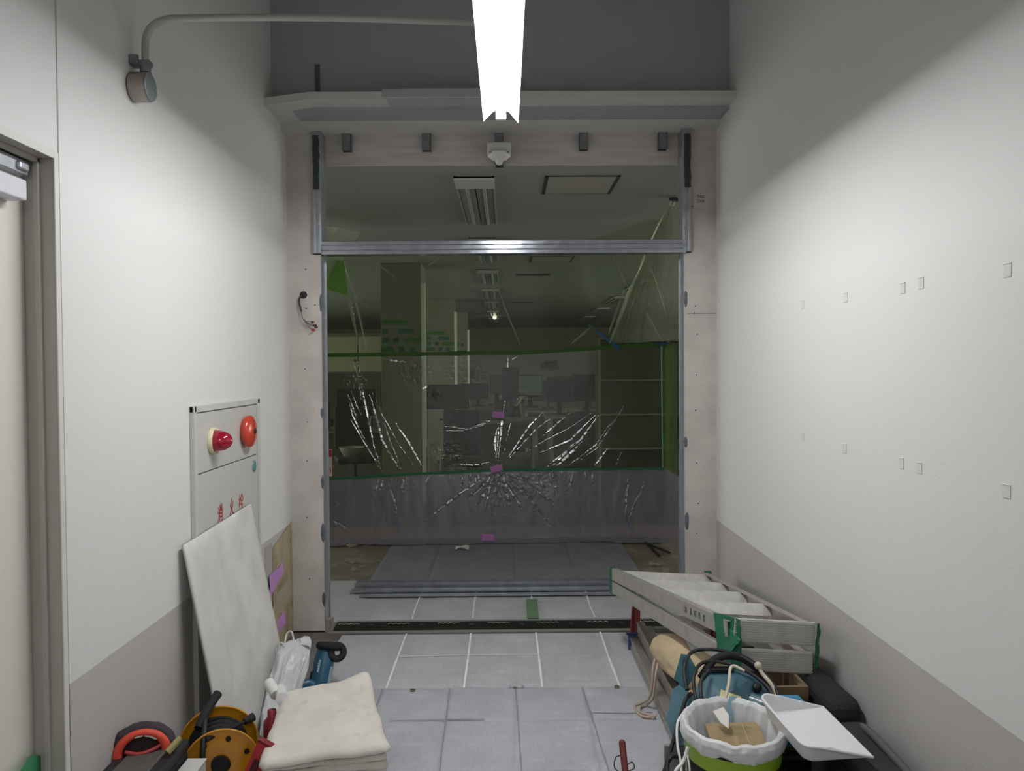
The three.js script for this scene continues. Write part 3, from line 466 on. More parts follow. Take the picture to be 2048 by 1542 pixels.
  part('lower_film', grid(600, 180, (u, v) => {
    const x = lerp(X0, X1, u), yt = yLow(x) - 0.005; let y, z;
    if (v > 0.3) { y = lerp(0.03, yt, (v - 0.3) / 0.7); z = zWave(x, y) + 0.01; } else { const t = v / 0.3; y = 0.012 + 0.018 * t * t + 0.012 * Math.max(0, fbm(x * 6, t * 4, 5, 3)); z = zWave(x, 0.03) + 0.01 + (1 - t) * (0.14 + 0.09 * fbm(x * 1.7, 3)); }
    const e = smooth(1, 0.96, v);
    return [x, y + (v <= 0.3 ? 0.014 * Math.abs(fbm(x * 9, v * 22, 8, 3)) : 0), z + e * (ridge(creasesLow, Bl, x, y, 0.0065, 0.085, -0.085) + crinkle(x, y, crl) + 0.006 * fbm(x * 10, y * 3, 22, 3))];
  }), mHazy, scr, 'milky film lying out onto the floor');
  // top edge: pinned at the ceiling, sagging between
  const yTop = x => 2.655 - 0.2 * Math.sin(clamp((x + 1.75) / 2.85, 0, 1) * Math.PI) - 0.02;
  const Bu = boxes(creasesUp);
  part('upper_film', grid(640, 200, (u, v) => { const x = lerp(X0, 1.3, u), y = lerp(yUp(x), yTop(x), v), e = smooth(0, 0.05, v) * smooth(1, 0.95, v); return [x, y, lerp(zWave(x, yUp(x)), -6.7, v) + 0.5 * v * v * smooth(0.6, 1.3, x) + e * (ridge(creasesUp, Bu, x, y, 0.006, 0.05, 0.33) + 0.006 * fbm(x * 4, y * 3, 32, 2))]; }), mUp, scr, 'green-tinged film up to the ceiling');
  // doubled folds in the upper film show paler
  const mFold = MP(new THREE.Color().setRGB(0.62, 0.68, 0.52), 0.3, { transmission: 0.7, thickness: 0 });
  creasesUp.forEach((c, n) => { const run = c.slice(1).reduce((a, p, i) => a + Math.hypot(p[0] - c[i][0], p[1] - c[i][1]), 0), w = 0.007 + 0.012 * hash(n, 1, 4);
    part('film_fold', grid(40, 3, (u, v) => { const [x, y] = along(c, u * run), [x2, y2] = along(c, Math.min(run, u * run + 0.01)), l = Math.hypot(x2 - x, y2 - y) || 1, o = (v - 0.5) * w * (0.3 + Math.sin(Math.PI * u)) * (1 + 0.5 * fbm(u * 9, n)), t = clamp((y - yUp(x)) / (yTop(x) - yUp(x)), 0, 1); return [x - (y2 - y) / l * o, y + (x2 - x) / l * o, lerp(zWave(x, yUp(x)), -6.7, t) + 0.5 * t * t * smooth(0.6, 1.3, x) + 0.03 + 0.006 * Math.sin(v * Math.PI)]; }), mFold, scr, 'pale doubled fold'); });
  // the gathered sheet hung from a hook at the right
  part('gathered_film', grid(150, 120, (u, v) => {
    const a = lerp(-0.52, 0.5, u), px = lerp(0.90, 1.50, smooth(0, 1, u)), pz = lerp(-6.95, -6.1, smooth(0.35, 1, u)), py = 1.70 + 0.02 * fbm(u * 6, 1);
    const t = Math.pow(v, 0.85), fold = 0.05 * Math.sin(u * 34 + 3 * fbm(v * 3, u * 5)) * Math.sin(t * Math.PI * 0.55 + 0.05) * (0.35 + 0.65 * (1 - v)) + 0.02 * fbm(u * 14, v * 7, 3, 3);
    const hx = 1.166 + 0.012 * a, hy = 2.645, hz = -5.62;
    return [lerp(hx, px, t) + fold * 0.35, lerp(hy, py, v), lerp(hz, pz, t) + fold];
  }), mPale, scr, 'pale gathered corner of film');
  part('knotted_top', lump(new THREE.SphereGeometry(1, 16, 12).scale(0.02, 0.022, 0.02).toNonIndexed().translate(1.166, 2.635, -5.62), 0.012, 60, 3), MM(0xc9cbbd, 0.5), scr);
  // side return at the right corner
  part('side_film', grid(40, 60, (u, v) => [1.375 + 0.008 * fbm(u * 5, v * 9, 3), lerp(0.62, 1.69, v), lerp(zBase, -6.42, u) + 0.0 * v]), mSide, scr, 'green side return of the screen');
  part('side_film', grid(40, 40, (u, v) => [1.375 + 0.008 * fbm(u * 5, v * 9, 13), lerp(0.02, 0.62, v), lerp(zBase, -6.2, u)]), mHazy, scr, 'milky side return of the screen');
  part('side_film', grid(40, 30, (u, v) => [-1.75 + 0.55 * u * v + 0.01 * fbm(u * 9, v * 7), lerp(1.95, 2.64, v) - 0.25 * u * (1 - v), lerp(-6.0, -6.75, u)]), mPale, scr, 'pale film hung at the jamb');
  // tapes
  const tapeStrip = (fy, h, z, m, label, x0 = X0, x1 = X1) => part('tape_band', grid(160, 2, (u, v) => { const x = lerp(x0, x1, u); return [x, fy(x) + (v - 0.5) * h * (1 + 0.35 * fbm(x * 9, h * 50)), zWave(x, fy(x)) + z + 0.003 * fbm(x * 20, v)]; }, 0.0008), m, scr, label);
  const gTape = MM(0x45702a, 0.5), gTape2 = MM(0x2f7a52, 0.5);
  tapeStrip(yUp, 0.034, 0.012, gTape, 'olive green tape, upper seam');
  tapeStrip(x => yLow(x) - 0.003, 0.022, 0.016, gTape2, 'green tape, lower seam');
  tapeStrip(x => 0.16 - 0.02 * x + 0.022 * Math.sin(x * 2.4 + 2.2) + 0.02 * fbm(x * 5, 2), 0.022, -0.02, MM(0x6a8c52, 0.6), 'green tape near the floor', -0.92, 0.9);
  part('tape_band', grid(2, 50, (u, v) => [1.352 + 0.012 * u + 0.006 * fbm(v * 5, 2), lerp(0.62, 1.68, v), zWave(1.36, lerp(0.62, 1.68, v)) + 0.02 + 0.012 * Math.sin(u * 3)], 0.001), MM(0x6fae86, 0.35), scr, 'pale green corner tape');
  part('tape_band', grid(6, 40, (u, v) => [lerp(-1.50, -1.33, u) + 0.03 * (1 - v), lerp(2.16, 2.44, v) - 0.06 * u, -6.70 + 0.01 * fbm(u * 5, v * 5)], 0.001), MP(0x8cc45c, 0.6, { transmission: 0.25, thickness: 0 }), scr, 'broad green tape by the jamb');
  part('tape_band', grid(40, 3, (u, v) => [lerp(0.72, 0.985, u), lerp(1.86, 1.655, u) + (v - 0.5) * 0.03 + 0.008 * fbm(u * 8, 1), zBase + 0.05], 0.001), MM(0x2f6fae, 0.4), scr, 'blue tape scrap');
  part('tape_band', grid(14, 3, (u, v) => [lerp(-0.955, -0.925, u), lerp(0.24, 0.11, u) + (v - 0.5) * 0.02, zWave(-0.94, 0.17) + 0.05], 0.001), MM(0x2f7fd0, 0.35), scr, 'blue tape scrap');
  part('tape_band', grid(10, 3, (u, v) => [lerp(1.03, 1.06, u), lerp(0.2, 0.1, u) + (v - 0.5) * 0.02, zWave(1.04, 0.15) + 0.05], 0.001), MM(0x3a6fae, 0.35), scr, 'blue tape scrap');
  part('tape_band', grid(10, 3, (u, v) => [lerp(1.30, 1.42, u), 1.69 + 0.012 * fbm(u * 4, 1) + (v - 0.5) * 0.022, zBase + 0.07], 0.001), MM(0x2a5f8e, 0.4), scr, 'blue tape scrap');
  part('marker_line', tube([[1.28, 1.94, -6.75], [1.33, 1.96, -6.72], [1.37, 1.97, -6.7], [1.39, 2.04, -6.68]], 0.006, 20, 6), MM(0x5b3350, 0.6), scr);
  const pink = MM(0xd08ad2, 0.55);
  for (const [x, y, r] of [[-0.064, 1.092, -0.12], [-0.085, 0.627, 0.22], [-0.159, 0.062, -0.05]]) { const p = part('pink_tape', grid(10, 4, (u, v) => [(u - 0.5) * 0.105, (v - 0.5) * 0.055, 0.004 * fbm(u * 4, v * 3)], 0.001), pink, scr, 'pink tape holding the centre slit'); p.position.set(x, y, zWave(x, y) + 0.045 + (y < 0.1 ? 0.10 : 0)); p.rotation.z = r; }
  const hk = thing('cable_stub', 'dark cable stub with white tip at the ceiling above the gathered film', 'cable');
  part('stub', tube([[1.15, 2.665, -5.62], [1.18, 2.66, -5.6], [1.205, 2.648, -5.58], [1.235, 2.655, -5.57]], 0.012, 24, 10), MM(0x3d3440, 0.6), hk);
  part('tip', rod(V(1.235, 2.655, -5.57), V(1.247, 2.653, -5.57), 0.012, 0.012, 12), M.white, hk);

  // debris on the screed
  const bar = (p, q, label) => single('offcut_strip', beam(V(...p), V(...q), 0.018, 0.01), M.dark, label, 'offcut');
  bar([1.16, 0.012, -7.05], [1.20, 0.012, -6.28], 'dark thin offcut strip on the screed beside the screen'); bar([1.19, 0.014, -6.68], [1.30, 0.014, -6.38], 'short dark offcut strip crossing a longer one');
  for (const [x, z, s, k] of [[-1.22, -6.2, 0.05, 1], [-1.14, -5.95, 0.035, 2], [-1.3, -6.75, 0.06, 3], [1.12, -6.02, 0.05, 4], [1.16, -5.8, 0.03, 5], [-1.08, -6.02, 0.025, 6]]) { const g = new THREE.IcosahedronGeometry(1, 3).scale(s * 0.8, 0.010, s * 0.35); single('rubble_scrap', lump(g, 0.03, 40, k).translate(x, 0.01, z), MM(0x9d988c, 0.95), 'pale crumb of plaster on the bare screed', 'rubble', 'plaster crumbs on the screed'); }
  single('paper_scrap', grid(8, 8, (u, v) => [-0.42 + u * 0.11, 0.03 + 0.02 * fbm(u * 3, v * 3, 2), -6.62 + v * 0.09], 0.001), M.white, 'crumpled white paper scrap on the dark floor sheet', 'paper');
  single('tape_scrap', grid(10, 3, (u, v) => [-1.22 + u * 0.1, 0.012 + 0.016 * u, -6.68 - u * 0.1 + v * 0.03], 0.001), MM(0x8a5d92, 0.6), 'purple tape scrap on the screed by the screen', 'tape');
}

// ------------------------------------------------------------------ things standing in the office
{
  const mPart = MM(0x858175, 0.85), mEdge = MM(0xf2f1ea, 0.6);
  const cols = [0x2f6b3c, 0x2a6a5c, 0x3f7a2c, 0x2b5560];
  const partition = (x0, x1, z, top, label, patches, yb = 0) => {
    const t = thing('office_partition', label, 'partition');
    part('panel', box(x0, x1, yb, Math.max(top, OCEIL - 0.003), z - 0.5, z, 0.004), mPart, t);
    part('edge_trim', box(x1, x1 + 0.045, yb, top, z - 0.04, z + 0.012, 0.002), mEdge, t, 'white corner edge');
    patches.forEach(([a, b, c, d, k]) => part('colour_patch', box(lerp(x0, x1, a), lerp(x0, x1, b), c, d, z, z + 0.003), MM(cols[k], 0.7), t, 'green wall sticker'));
  };
  const rows = (h, s) => [[0.03, 0.66, h[0], h[0] + s, 2], [0.03, 0.17, h[1], h[1] + s, 1], [0.42, 0.82, h[1], h[1] + s, 1], [0.03, 0.16, h[2], h[2] + s, 1], [0.3, 0.43, h[2], h[2] + s, 3], [0.57, 1.0, h[2], h[2] + s, 2], [0.0, 0.3, h[3], h[3] + s, 0], [0.43, 0.57, h[3], h[3] + s, 3], [0.7, 0.84, h[3], h[3] + s, 1]];
  partition(-1.385, -0.935, -9.0, 2.45, 'tall beige office partition with green and teal stickers', rows([1.985, 1.885, 1.785, 1.685], 0.055));
  partition(-1.33, -0.86, -13.6, 2.44, 'second stickered office partition, behind the beige one', rows([2.06, 1.97, 1.88, 1.79], 0.06));
  partition(-1.06, -0.80, -17, 2.3, 'narrow stickered partition furthest down the office', [[0.1, 0.3, 1.95, 2.02, 3], [0.5, 0.7, 1.95, 2.02, 3], [0, 0.9, 1.8, 1.87, 1]]);
  const wc = thing('wall_cabinet', 'cream wall cupboard seen at the edge behind the plastic', 'cupboard');
  part('body', box(-3.0, -1.45, 1.44, 1.94, -10.5, -10.1, 0.005), MM(0x7a756a, 0.8), wc);
  for (let i = 0; i < 4; i++) { const x0 = -2.99 + i * 0.385, d = part('cupboard_door', box(x0, x0 + 0.372, 1.46, 1.9, -10.1, -10.08, 0.004), MM(0xb5b09c, 0.7), wc); part('knob', new THREE.SphereGeometry(0.014, 12, 8).toNonIndexed().translate(x0 + 0.34, 1.6, -10.07), M.dark, d); }

  const desk = (x0, x1, z0, z1, h, label, top = 0x7d7a68) => {
    const t = thing('office_desk', label, 'desk');
    part('desk_top', box(x0, x1, h - 0.03, h, z1, z0, 0.005), MM(top, 0.6), t);
    for (const x of [x0 + 0.04, x1 - 0.08]) for (const z of [z0 - 0.06, z1 + 0.03]) part('leg', box(x, x + 0.04, 0, h - 0.03, z, z + 0.04, 0.003), MM(0xa9a594, 0.5), t);
    part('modesty_panel', box(x0 + 0.1, x1 - 0.1, h - 0.4, h - 0.03, z1 + 0.05, z1 + 0.07), MM(0x4a4a42, 0.8), t);
  };
  desk(-2.6, -1.12, -9.8, -10.6, 0.74, 'olive topped desk beside the beige partition');
  desk(-0.75, 0.42, -9.6, -10.4, 0.86, 'grey desk at the middle of the office', 0x8b8a80);
  desk(0.45, 1.45, -9.0, -9.7, 0.95, 'desk beside the tall bookcase', 0x908d7e);
  desk(-2.6, -0.6, -15, -15.8, 0.74, 'distant desk behind the partitions');
  desk(0.3, 2.4, -14, -14.8, 0.74, 'distant desk deep in the dark office');
  const monitor = (x, y, z, w, h, label, col = 0x14161a, turn = 0) => {
    const t = thing('computer_monitor', label, 'monitor', undefined, [x, y, z]); t.rotation.y = turn;
    part('shell', box(-w / 2, w / 2, 0, h, -0.03, 0, 0.008), M.dark, t);
    part('face', box(-w / 2 + 0.012, w / 2 - 0.012, 0.012, h - 0.012, 0, 0.003), MM(col, 0.35), t);
    part('stand', box(-0.03, 0.03, -0.12, 0.04, -0.04, -0.02, 0.003), M.dark, t); part('base', box(-0.1, 0.1, -0.135, -0.12, -0.1, 0.06, 0.003), M.dark, t);
  };
  monitor(-0.70, 1.0, -9.75, 0.52, 0.30, 'wide black monitor in front of the beige partition');
  monitor(-0.11, 1.17, -9.85, 0.17, 0.24, 'small grey faced monitor left of the pale panel', 0x3c3d39);
  monitor(0.29, 1.16, -9.55, 0.30, 0.25, 'pale grey blue panel monitor at the centre desk', 0x92a09e);
  monitor(0.06, 1.10, -9.9, 0.22, 0.40, 'dark upright monitor between the two grey ones');
  monitor(0.62, 1.09, -9.3, 0.30, 0.30, 'black monitor on the bookcase desk');
  monitor(0.95, 1.095, -9.4, 0.36, 0.32, 'second black monitor on the bookcase desk', 0x101214, -0.3);
  monitor(-1.9, 0.9, -10.2, 0.5, 0.34, 'dim black monitor on the olive desk');
  monitor(-1.45, 0.88, -10.25, 0.3, 0.5, 'tall dim screen on the olive desk', 0x23262a);
  for (let i = 0; i < 5; i++) monitor(-2.2 + i * 0.42, 0.9, -15.3, 0.4, 0.3, ['far monitor, first in the row behind the olive desk', 'far monitor, second in the row behind the partition', 'far monitor, third in the row behind the partition', 'far monitor, fourth in the row on the distant desk', 'far monitor, last in the row on the distant desk'][i], 0x202328);
  monitor(0.75, 0.9, -14.3, 0.55, 0.36, 'wide far monitor deep in the dark office'); monitor(1.5, 0.9, -14.3, 0.55, 0.36, 'wide far monitor behind the bookcase desk');
  const chair = (x, z, turn, label) => {
    const t = thing('office_chair', label, 'chair', undefined, [x, 0, z]); t.rotation.y = turn; const m = MM(0x1c1d20, 0.8);
    part('seat', box(-0.22, 0.22, 0.42, 0.49, -0.22, 0.22, 0.03), m, t); part('backrest', box(-0.21, 0.21, 0.56, 1.05, -0.26, -0.20, 0.025), m, t);
    part('column', rod(V(0, 0.1, 0), V(0, 0.42, 0), 0.025), M.dark, t); part('back_post', box(-0.03, 0.03, 0.44, 0.7, -0.28, -0.25, 0.004), M.dark, t);
    for (let i = 0; i < 5; i++) { const a = i * Math.PI * 2 / 5; const l = part('foot', beam(V(0, 0.1, 0), V(Math.cos(a) * 0.28, 0.06, Math.sin(a) * 0.28), 0.04, 0.03), M.dark, t); part('caster', new THREE.SphereGeometry(0.028, 10, 8).toNonIndexed().translate(Math.cos(a) * 0.28, 0.03, Math.sin(a) * 0.28), M.dark, l); }
  };
  chair(-0.42, -8.9, 2.9, 'black office chair with its back to the beige partition'); chair(0.72, -8.4, 3.5, 'black office chair by the bookcase'); chair(-1.75, -9.3, 0.3, 'dark office chair under the olive desk'); chair(0.1, -11.2, 0.2, 'dark office chair behind the centre desk');
  const pc = (x0, x1, y0, y1, z, label, c) => { const t = thing('drawer_pedestal', label, 'drawers'); part('carcass', box(x0, x1, y0, y1, z - 0.45, z, 0.005), MM(c, 0.7), t); const n = 3; for (let i = 0; i < n; i++) part('drawer', box(x0 + 0.01, x1 - 0.01, lerp(y0, y1, i / n) + 0.01, lerp(y0, y1, (i + 1) / n) - 0.01, z, z + 0.012, 0.003), MM(c, 0.7), t); };
  pc(-0.06, 0.30, 0.05, 0.44, -9.65, 'grey drawer unit under the centre desk', 0x7d807a); pc(-0.87, -0.76, 0.006, 0.62, -8.95, 'narrow pale drawer unit beside the black chair', 0xa5a392); pc(0.55, 1.05, 0.006, 0.54, -9.05, 'dark olive drawer unit under the bookcase desk', 0x5b5846);
  const bk = thing('bookcase', 'tall bookcase with pale shelf edges behind the plastic', 'bookcase');
  const bx0 = 0.895, bx1 = 1.56, bz = -7.75; const mB = MM(0x4b4b3f, 0.8), mShelf = MM(0xa19c80, 0.6);
  part('side_panel', box(bx0, bx0 + 0.02, 0, 1.78, bz - 0.3, bz, 0.002), mB, bk); part('front_edge', box(bx0, bx0 + 0.02, 0, 1.78, bz + 0.0005, bz + 0.004), mShelf, bk); part('side_panel', box(bx1, bx1 + 0.02, 0, 1.78, bz - 0.3, bz, 0.002), mShelf, bk);
  part('back_panel', box(bx0, bx1, 0, 1.78, bz - 0.31, bz - 0.3), mB, bk);
  for (const y of [0.70, 1.03, 1.36, 1.76]) part('shelf', box(bx0 + 0.02, bx1, y, y + 0.016, bz - 0.3, bz, 0.002), mShelf, bk);
  for (const [y0, y1] of [[0.725, 1.02], [1.05, 1.35], [1.38, 1.75]]) part('cupboard_panel', box(bx0 + 0.025, bx1 - 0.004, y0, y1, bz - 0.05, bz - 0.03, 0.002), mB, bk, 'dark olive panel');
  const sg = thing('warning_placard', 'small white placard with a red square beside the jamb', 'sign');
  part('plate', box(-1.475, -1.408, 0.63, 0.85, -6.505, -6.5), MM(0xe3c9c6, 0.6), sg);
  part('red_square', box(-1.46, -1.41, 0.79, 0.845, -6.5, -6.497), MM(0xb4262a, 0.6), sg); part('red_mark', [box(-1.468, -1.448, 0.765, 0.79, -6.5, -6.497), box(-1.425, -1.418, 0.66, 0.70, -6.5, -6.497)], MM(0x9c2b2c, 0.6), sg);
  part('pole', rod(V(-1.5, 0, -6.51), V(-1.5, 0.86, -6.51), 0.012), M.dark, sg);
  const bowl = single('white_basin', new THREE.LatheGeometry([[0, 0], [0.09, 0], [0.14, 0.1], [0.15, 0.105], [0.135, 0.1], [0.085, 0.012], [0, 0.012]].map(p => new THREE.Vector2(...p)), 28).toNonIndexed().translate(-1.78, 0.492, -9.26), MM(0xb9b9b6, 0.5), 'white basin standing on the chair under the olive desk', 'basin');
  // paper and small things on the desks
  single('paper_stack', box(1.2, 1.34, 0.95, 1.12, -9.25, -9.1, 0.003), MM(0xc9c5b2, 0.8), 'upright pale paper tray on the bookcase desk', 'paper');
  single('desk_box', box(0.68, 0.86, 0.95, 1.03, -9.25, -9.1, 0.004), MM(0x8f9270, 0.7), 'olive box on the bookcase desk', 'box');
  single('desk_box', box(-0.3, -0.05, 0.86, 0.98, -9.9, -9.7, 0.004), MM(0x6f7160, 0.7), 'grey box on the centre desk', 'box');
  single('desk_lamp', [rod(V(0.2, 0.86, -9.6), V(0.2, 0.89, -9.6), 0.07), rod(V(0.2, 0.87, -9.6), V(0.16, 1.12, -9.65), 0.012), rod(V(0.16, 1.12, -9.65), V(0.12, 1.05, -9.55), 0.03, 0.015)], MM(0x9aa070, 0.5), 'small pale green desk lamp before the centre monitors', 'lamp');
  const spots = [[-2.45, 0.74, -9.85], [-2.32, 0.74, -9.85], [-1.62, 0.74, -9.82], [-1.25, 0.74, -9.85]];
  ['pale folder standing on the olive desk by the jamb', 'dark folder standing on the olive desk', 'grey folder leaning on the olive desk', 'pale folder beside the beige partition'].forEach((l, i) => single('folder', box(spots[i][0], spots[i][0] + 0.12, spots[i][1], spots[i][1] + 0.24 + 0.08 * hash(i, 1, 1), spots[i][2] - 0.25, spots[i][2], 0.003), MM([0xb9b294, 0x2a2d30, 0x6f716c, 0x9d9a80][i], 0.8), l, 'folder'));
}

// ------------------------------------------------------------------ on the left wall
{
  const c = thing('fire_hose_cabinet', 'pale grey fire hose cabinet with red lamp and red lettering in the wall', 'fire cabinet');
  const z0 = -3.113, z1 = -3.955, y0 = 0.06, y1 = 1.358, mF = MM(0xc9c8c3, 0.5), mD = MM(0xc4c3be, 0.5), x = XL, gap = MM(0x6a6966, 0.7);
  part('frame', [box(x, x + 0.016, y0, y1, z0 - 0.034, z0, 0.003), box(x, x + 0.016, y0, y1, z1, z1 + 0.03, 0.003), box(x, x + 0.016, y1 - 0.026, y1, z1, z0, 0.003), box(x, x + 0.016, y0, y0 + 0.03, z1, z0, 0.003)], mF, c);
  part('frame_bead', [box(x + 0.001, x + 0.020, y0 + 0.001, y1 - 0.001, z0 - 0.010, z0 - 0.001, 0.003), box(x, x + 0.012, y0 + 0.03, y1 - 0.03, z0 - 0.048, z0 - 0.034, 0.002)], mF, c);
  part('recess', box(x, x + 0.003, y0 + 0.03, y1 - 0.026, z1 + 0.03, z0 - 0.034), gap, c);
  part('alarm_panel', box(x, x + 0.010, 1.089, 1.329, z1 + 0.034, z0 - 0.040, 0.002), mD, c);
  const door = part('cabinet_door', box(x, x + 0.010, y0 + 0.035, 1.084, z1 + 0.034, z0 - 0.040, 0.002), mD, c);
  part('pull_handle', new THREE.LatheGeometry([[0, 0.006], [0.02, 0.006], [0.026, 0.004], [0.028, 0]].reverse().map(p => new THREE.Vector2(...p)), 28).rotateZ(-Math.PI / 2).toNonIndexed().translate(x + 0.010, 1.035, -3.868), MM(0x5f8f8d, 0.4), door, 'teal round latch');
  // red lettering 消火栓
  const strokes = [
    [[[14, 22], [26, 32]], [[8, 44], [22, 54]], [[10, 96], [26, 66]], [[62, 8], [62, 34]], [[42, 16], [50, 30]], [[84, 14], [74, 30]], [[40, 38], [40, 96]], [[40, 38], [84, 38], [84, 92], [74, 94]], [[40, 56], [84, 56]], [[40, 74], [84, 74]]],
    [[[22, 34], [32, 56]], [[80, 28], [64, 54]], [[50, 8], [50, 50], [38, 76], [14, 96]], [[50, 50], [62, 76], [88, 96]]],
    [[[6, 34], [42, 34]], [[24, 8], [24, 98]], [[24, 40], [8, 70]], [[24, 44], [38, 60]], [[66, 8], [42, 40]], [[66, 8], [94, 38]], [[50, 46], [84, 46]], [[52, 68], [82, 68]], [[44, 94], [92, 94]], [[67, 46], [67, 94]]]];
  [-3.405, -3.545, -3.672].forEach((z, i) => {
    const t = canvas(128, 128, g => { g.clearRect(0, 0, 128, 128); g.strokeStyle = '#b02a2e'; g.lineWidth = 9; g.lineCap = 'round'; for (const s of strokes[i]) { g.beginPath(); s.forEach(([a, b], k) => k ? g.lineTo(a + 14, b + 10) : g.moveTo(a + 14, b + 10)); g.stroke(); } });
    const p = part('lettering', new THREE.PlaneGeometry(0.085, 0.105), MM(0xffffff, 0.6, { map: t, transparent: true }), door, 'red painted character'); p.rotation.y = Math.PI / 2; p.position.set(x + 0.0112, 0.893, z);
  });
  const L = (pts, n = 40) => new THREE.LatheGeometry(pts.map(p => new THREE.Vector2(...p)), n).rotateZ(-Math.PI / 2).toNonIndexed();
  part('lamp_ring', L([[0.032, 0.004], [0.044, 0.012], [0.053, 0.02], [0.054, 0], [0.055, 0]].reverse()).translate(x + 0.010, 1.206, -3.322), MM(0xe6dcb4, 0.4), c, 'cream ring of the alarm lamp');
  part('alarm_lamp', L([[0.043, 0.012], [0.044, 0.03], [0.038, 0.055], [0.026, 0.074], [0.012, 0.082], [0, 0.084]]).translate(x + 0.010, 1.206, -3.322), MP(0x8f0a26, 0.12, { emissive: 0xd0103a, emissiveIntensity: 0.06, clearcoat: 0.6 }), c, 'red dome alarm lamp');
  part('alarm_bell', L([[0.062, 0], [0.072, 0.012], [0.075, 0.024], [0.070, 0.036], [0.05, 0.044], [0.016, 0.048], [0, 0.048]]).translate(x + 0.010, 1.213, -3.735), MP(0xc9402f, 0.25, { clearcoat: 0.5 }), c, 'orange red round call point');
  part('bell_centre', L([[0.012, 0.048], [0.013, 0.052], [0.009, 0.054], [0, 0.054]]).translate(x + 0.010, 1.213, -3.735), M.black, c);

  const b = thing('leaning_board', 'off-white plaster board leaning against the fire cabinet', 'board');
  const p00 = V(-1.046, 0.002, -2.99), p10 = V(-1.032, 0.002, -3.774), p01 = V(-1.193, 0.85, -2.984), p11 = V(-1.193, 0.872, -3.763);
  const g = grid(24, 24, (u, v) => { const q = p00.clone().lerp(p10, u).lerp(p01.clone().lerp(p11, u), v); return [q.x + 0.003 * fbm(u * 3, v * 3, 2), q.y, q.z]; }, 0.0125);
  part('board_face', g, MM(0xf0eeea, 0.85, { map: tiled(tScuff, 1), bumpMap: tiled(tTarpBump, 1), bumpScale: 0.0012 }), b);

  const cb = thing('cardboard_sheet', 'brown stained cardboard taped over the dado in the corner', 'cardboard');
  part('sheet', grid(30, 40, (u, v) => { const z = lerp(-4.17, -4.545, u), top = lerp(0.565, 0.635, u) + 0.006 * fbm(u * 9, 2); return [XL + 0.004 + 0.002 * fbm(u * 4, v * 5), lerp(0.002, top, v), z]; }, -0.003), MM(0xcdc8bf, 0.85, { map: tCard }), cb);
  part('backing_strip', box(XL, XL + 0.003, 0.3, 0.60, -4.17, -4.05), MM(0xa9a3a0, 0.8), cb);
  const purple = MM(0xc08ad0, 0.5);
  part('purple_tape', grid(20, 8, (u, v) => [XL + 0.010 + 0.003 * Math.sin(u * 9 + v * 3), lerp(0.385, 0.43, u) + (v - 0.5) * lerp(0.11, 0.05, u) + 0.012 * fbm(u * 5, v * 3), lerp(-4.09, -4.36, u)], 0.001), purple, cb, 'upper purple tape');
  part('purple_tape', grid(16, 8, (u, v) => [XL + 0.010 + 0.003 * Math.sin(u * 8 + v * 3), lerp(0.13, 0.15, u) + (v - 0.5) * lerp(0.10, 0.07, u) + 0.012 * fbm(u * 5, v * 3, 3), lerp(-4.16, -4.37, u)], 0.001), purple, cb, 'lower purple tape');
  part('clear_tape', grid(10, 6, (u, v) => [XL + 0.009, lerp(0.2, 0.31, v) + 0.03 * u, lerp(-4.2, -4.5, u)]), MP(0xd8d0b8, 0.3, { transmission: 0.6, thickness: 0 }), cb, 'clear packing tape');

  // cable coming out of the left pillar
  const w = thing('loose_cable', 'dark cable with red connectors hanging from a hole in the pillar', 'cable');
  const hx = -1.139, hy = 1.916, hz = ZD;
  part('hole', new THREE.CircleGeometry(0.021, 28).translate(hx + 0.005, hy, hz + 0.0008), M.dark, w);
  part('sheath', tube([[hx + 0.002, hy, hz - 0.01], [hx - 0.008, hy - 0.012, hz + 0.016], [hx - 0.014, hy - 0.03, hz + 0.022], [hx - 0.008, hy - 0.07, hz + 0.024], [hx - 0.001, hy - 0.095, hz + 0.026]], 0.0055, 30, 8), MM(0x3c3a36, 0.6), w);
  const tips = [[0.062, -0.155], [0.075, -0.172], [0.082, -0.183], [0.064, -0.198]];
  tips.forEach(([dx, dy], i) => { part('core', tube([[hx - 0.001, hy - 0.09, hz + 0.026], [hx + 0.004, hy - 0.125, hz + 0.026], [hx + 0.022, hy - 0.148 - i * 0.003, hz + 0.03], [hx + dx - 0.01, hy + dy + 0.004, hz + 0.034]], 0.0022, 24, 6), MM([0x6d6660, 0x8b857e, 0x59524d, 0x77706a][i], 0.6), w); part('connector', lump(new THREE.SphereGeometry(0.0085, 10, 8).scale(1.3, 0.8, 1).toNonIndexed().translate(hx + dx, hy + dy, hz + 0.034), 0.003, 90, i), MM(i === 3 ? 0xb02e2a : 0x5c3a38, 0.5), w, i === 3 ? 'red connector' : undefined); });

  // square marks left on the right wall
  const marks = [[1.744, -3.226, 'upper square mark on the wall, first from the doorway'], [1.737, -2.818, 'upper square mark on the wall, second from the doorway'], [1.730, -2.413, 'upper square mark on the wall, third from the doorway'], [1.734, -2.306, 'upper square mark on the wall, fourth from the doorway'], [1.723, -1.908, 'upper square mark on the wall, last from the doorway'], [1.212, -3.224, 'lower square mark on the wall, first from the doorway'], [1.206, -2.823, 'lower square mark on the wall, second from the doorway'], [1.202, -2.418, 'lower square mark on the wall, third from the doorway'], [1.201, -2.312, 'lower square mark on the wall, fourth from the doorway'], [1.196, -1.906, 'lower square mark on the wall, last from the doorway']];
  const mPad = MM(0xd6d5cd, 0.7), mHook = MM(0xe3e2dc, 0.6);
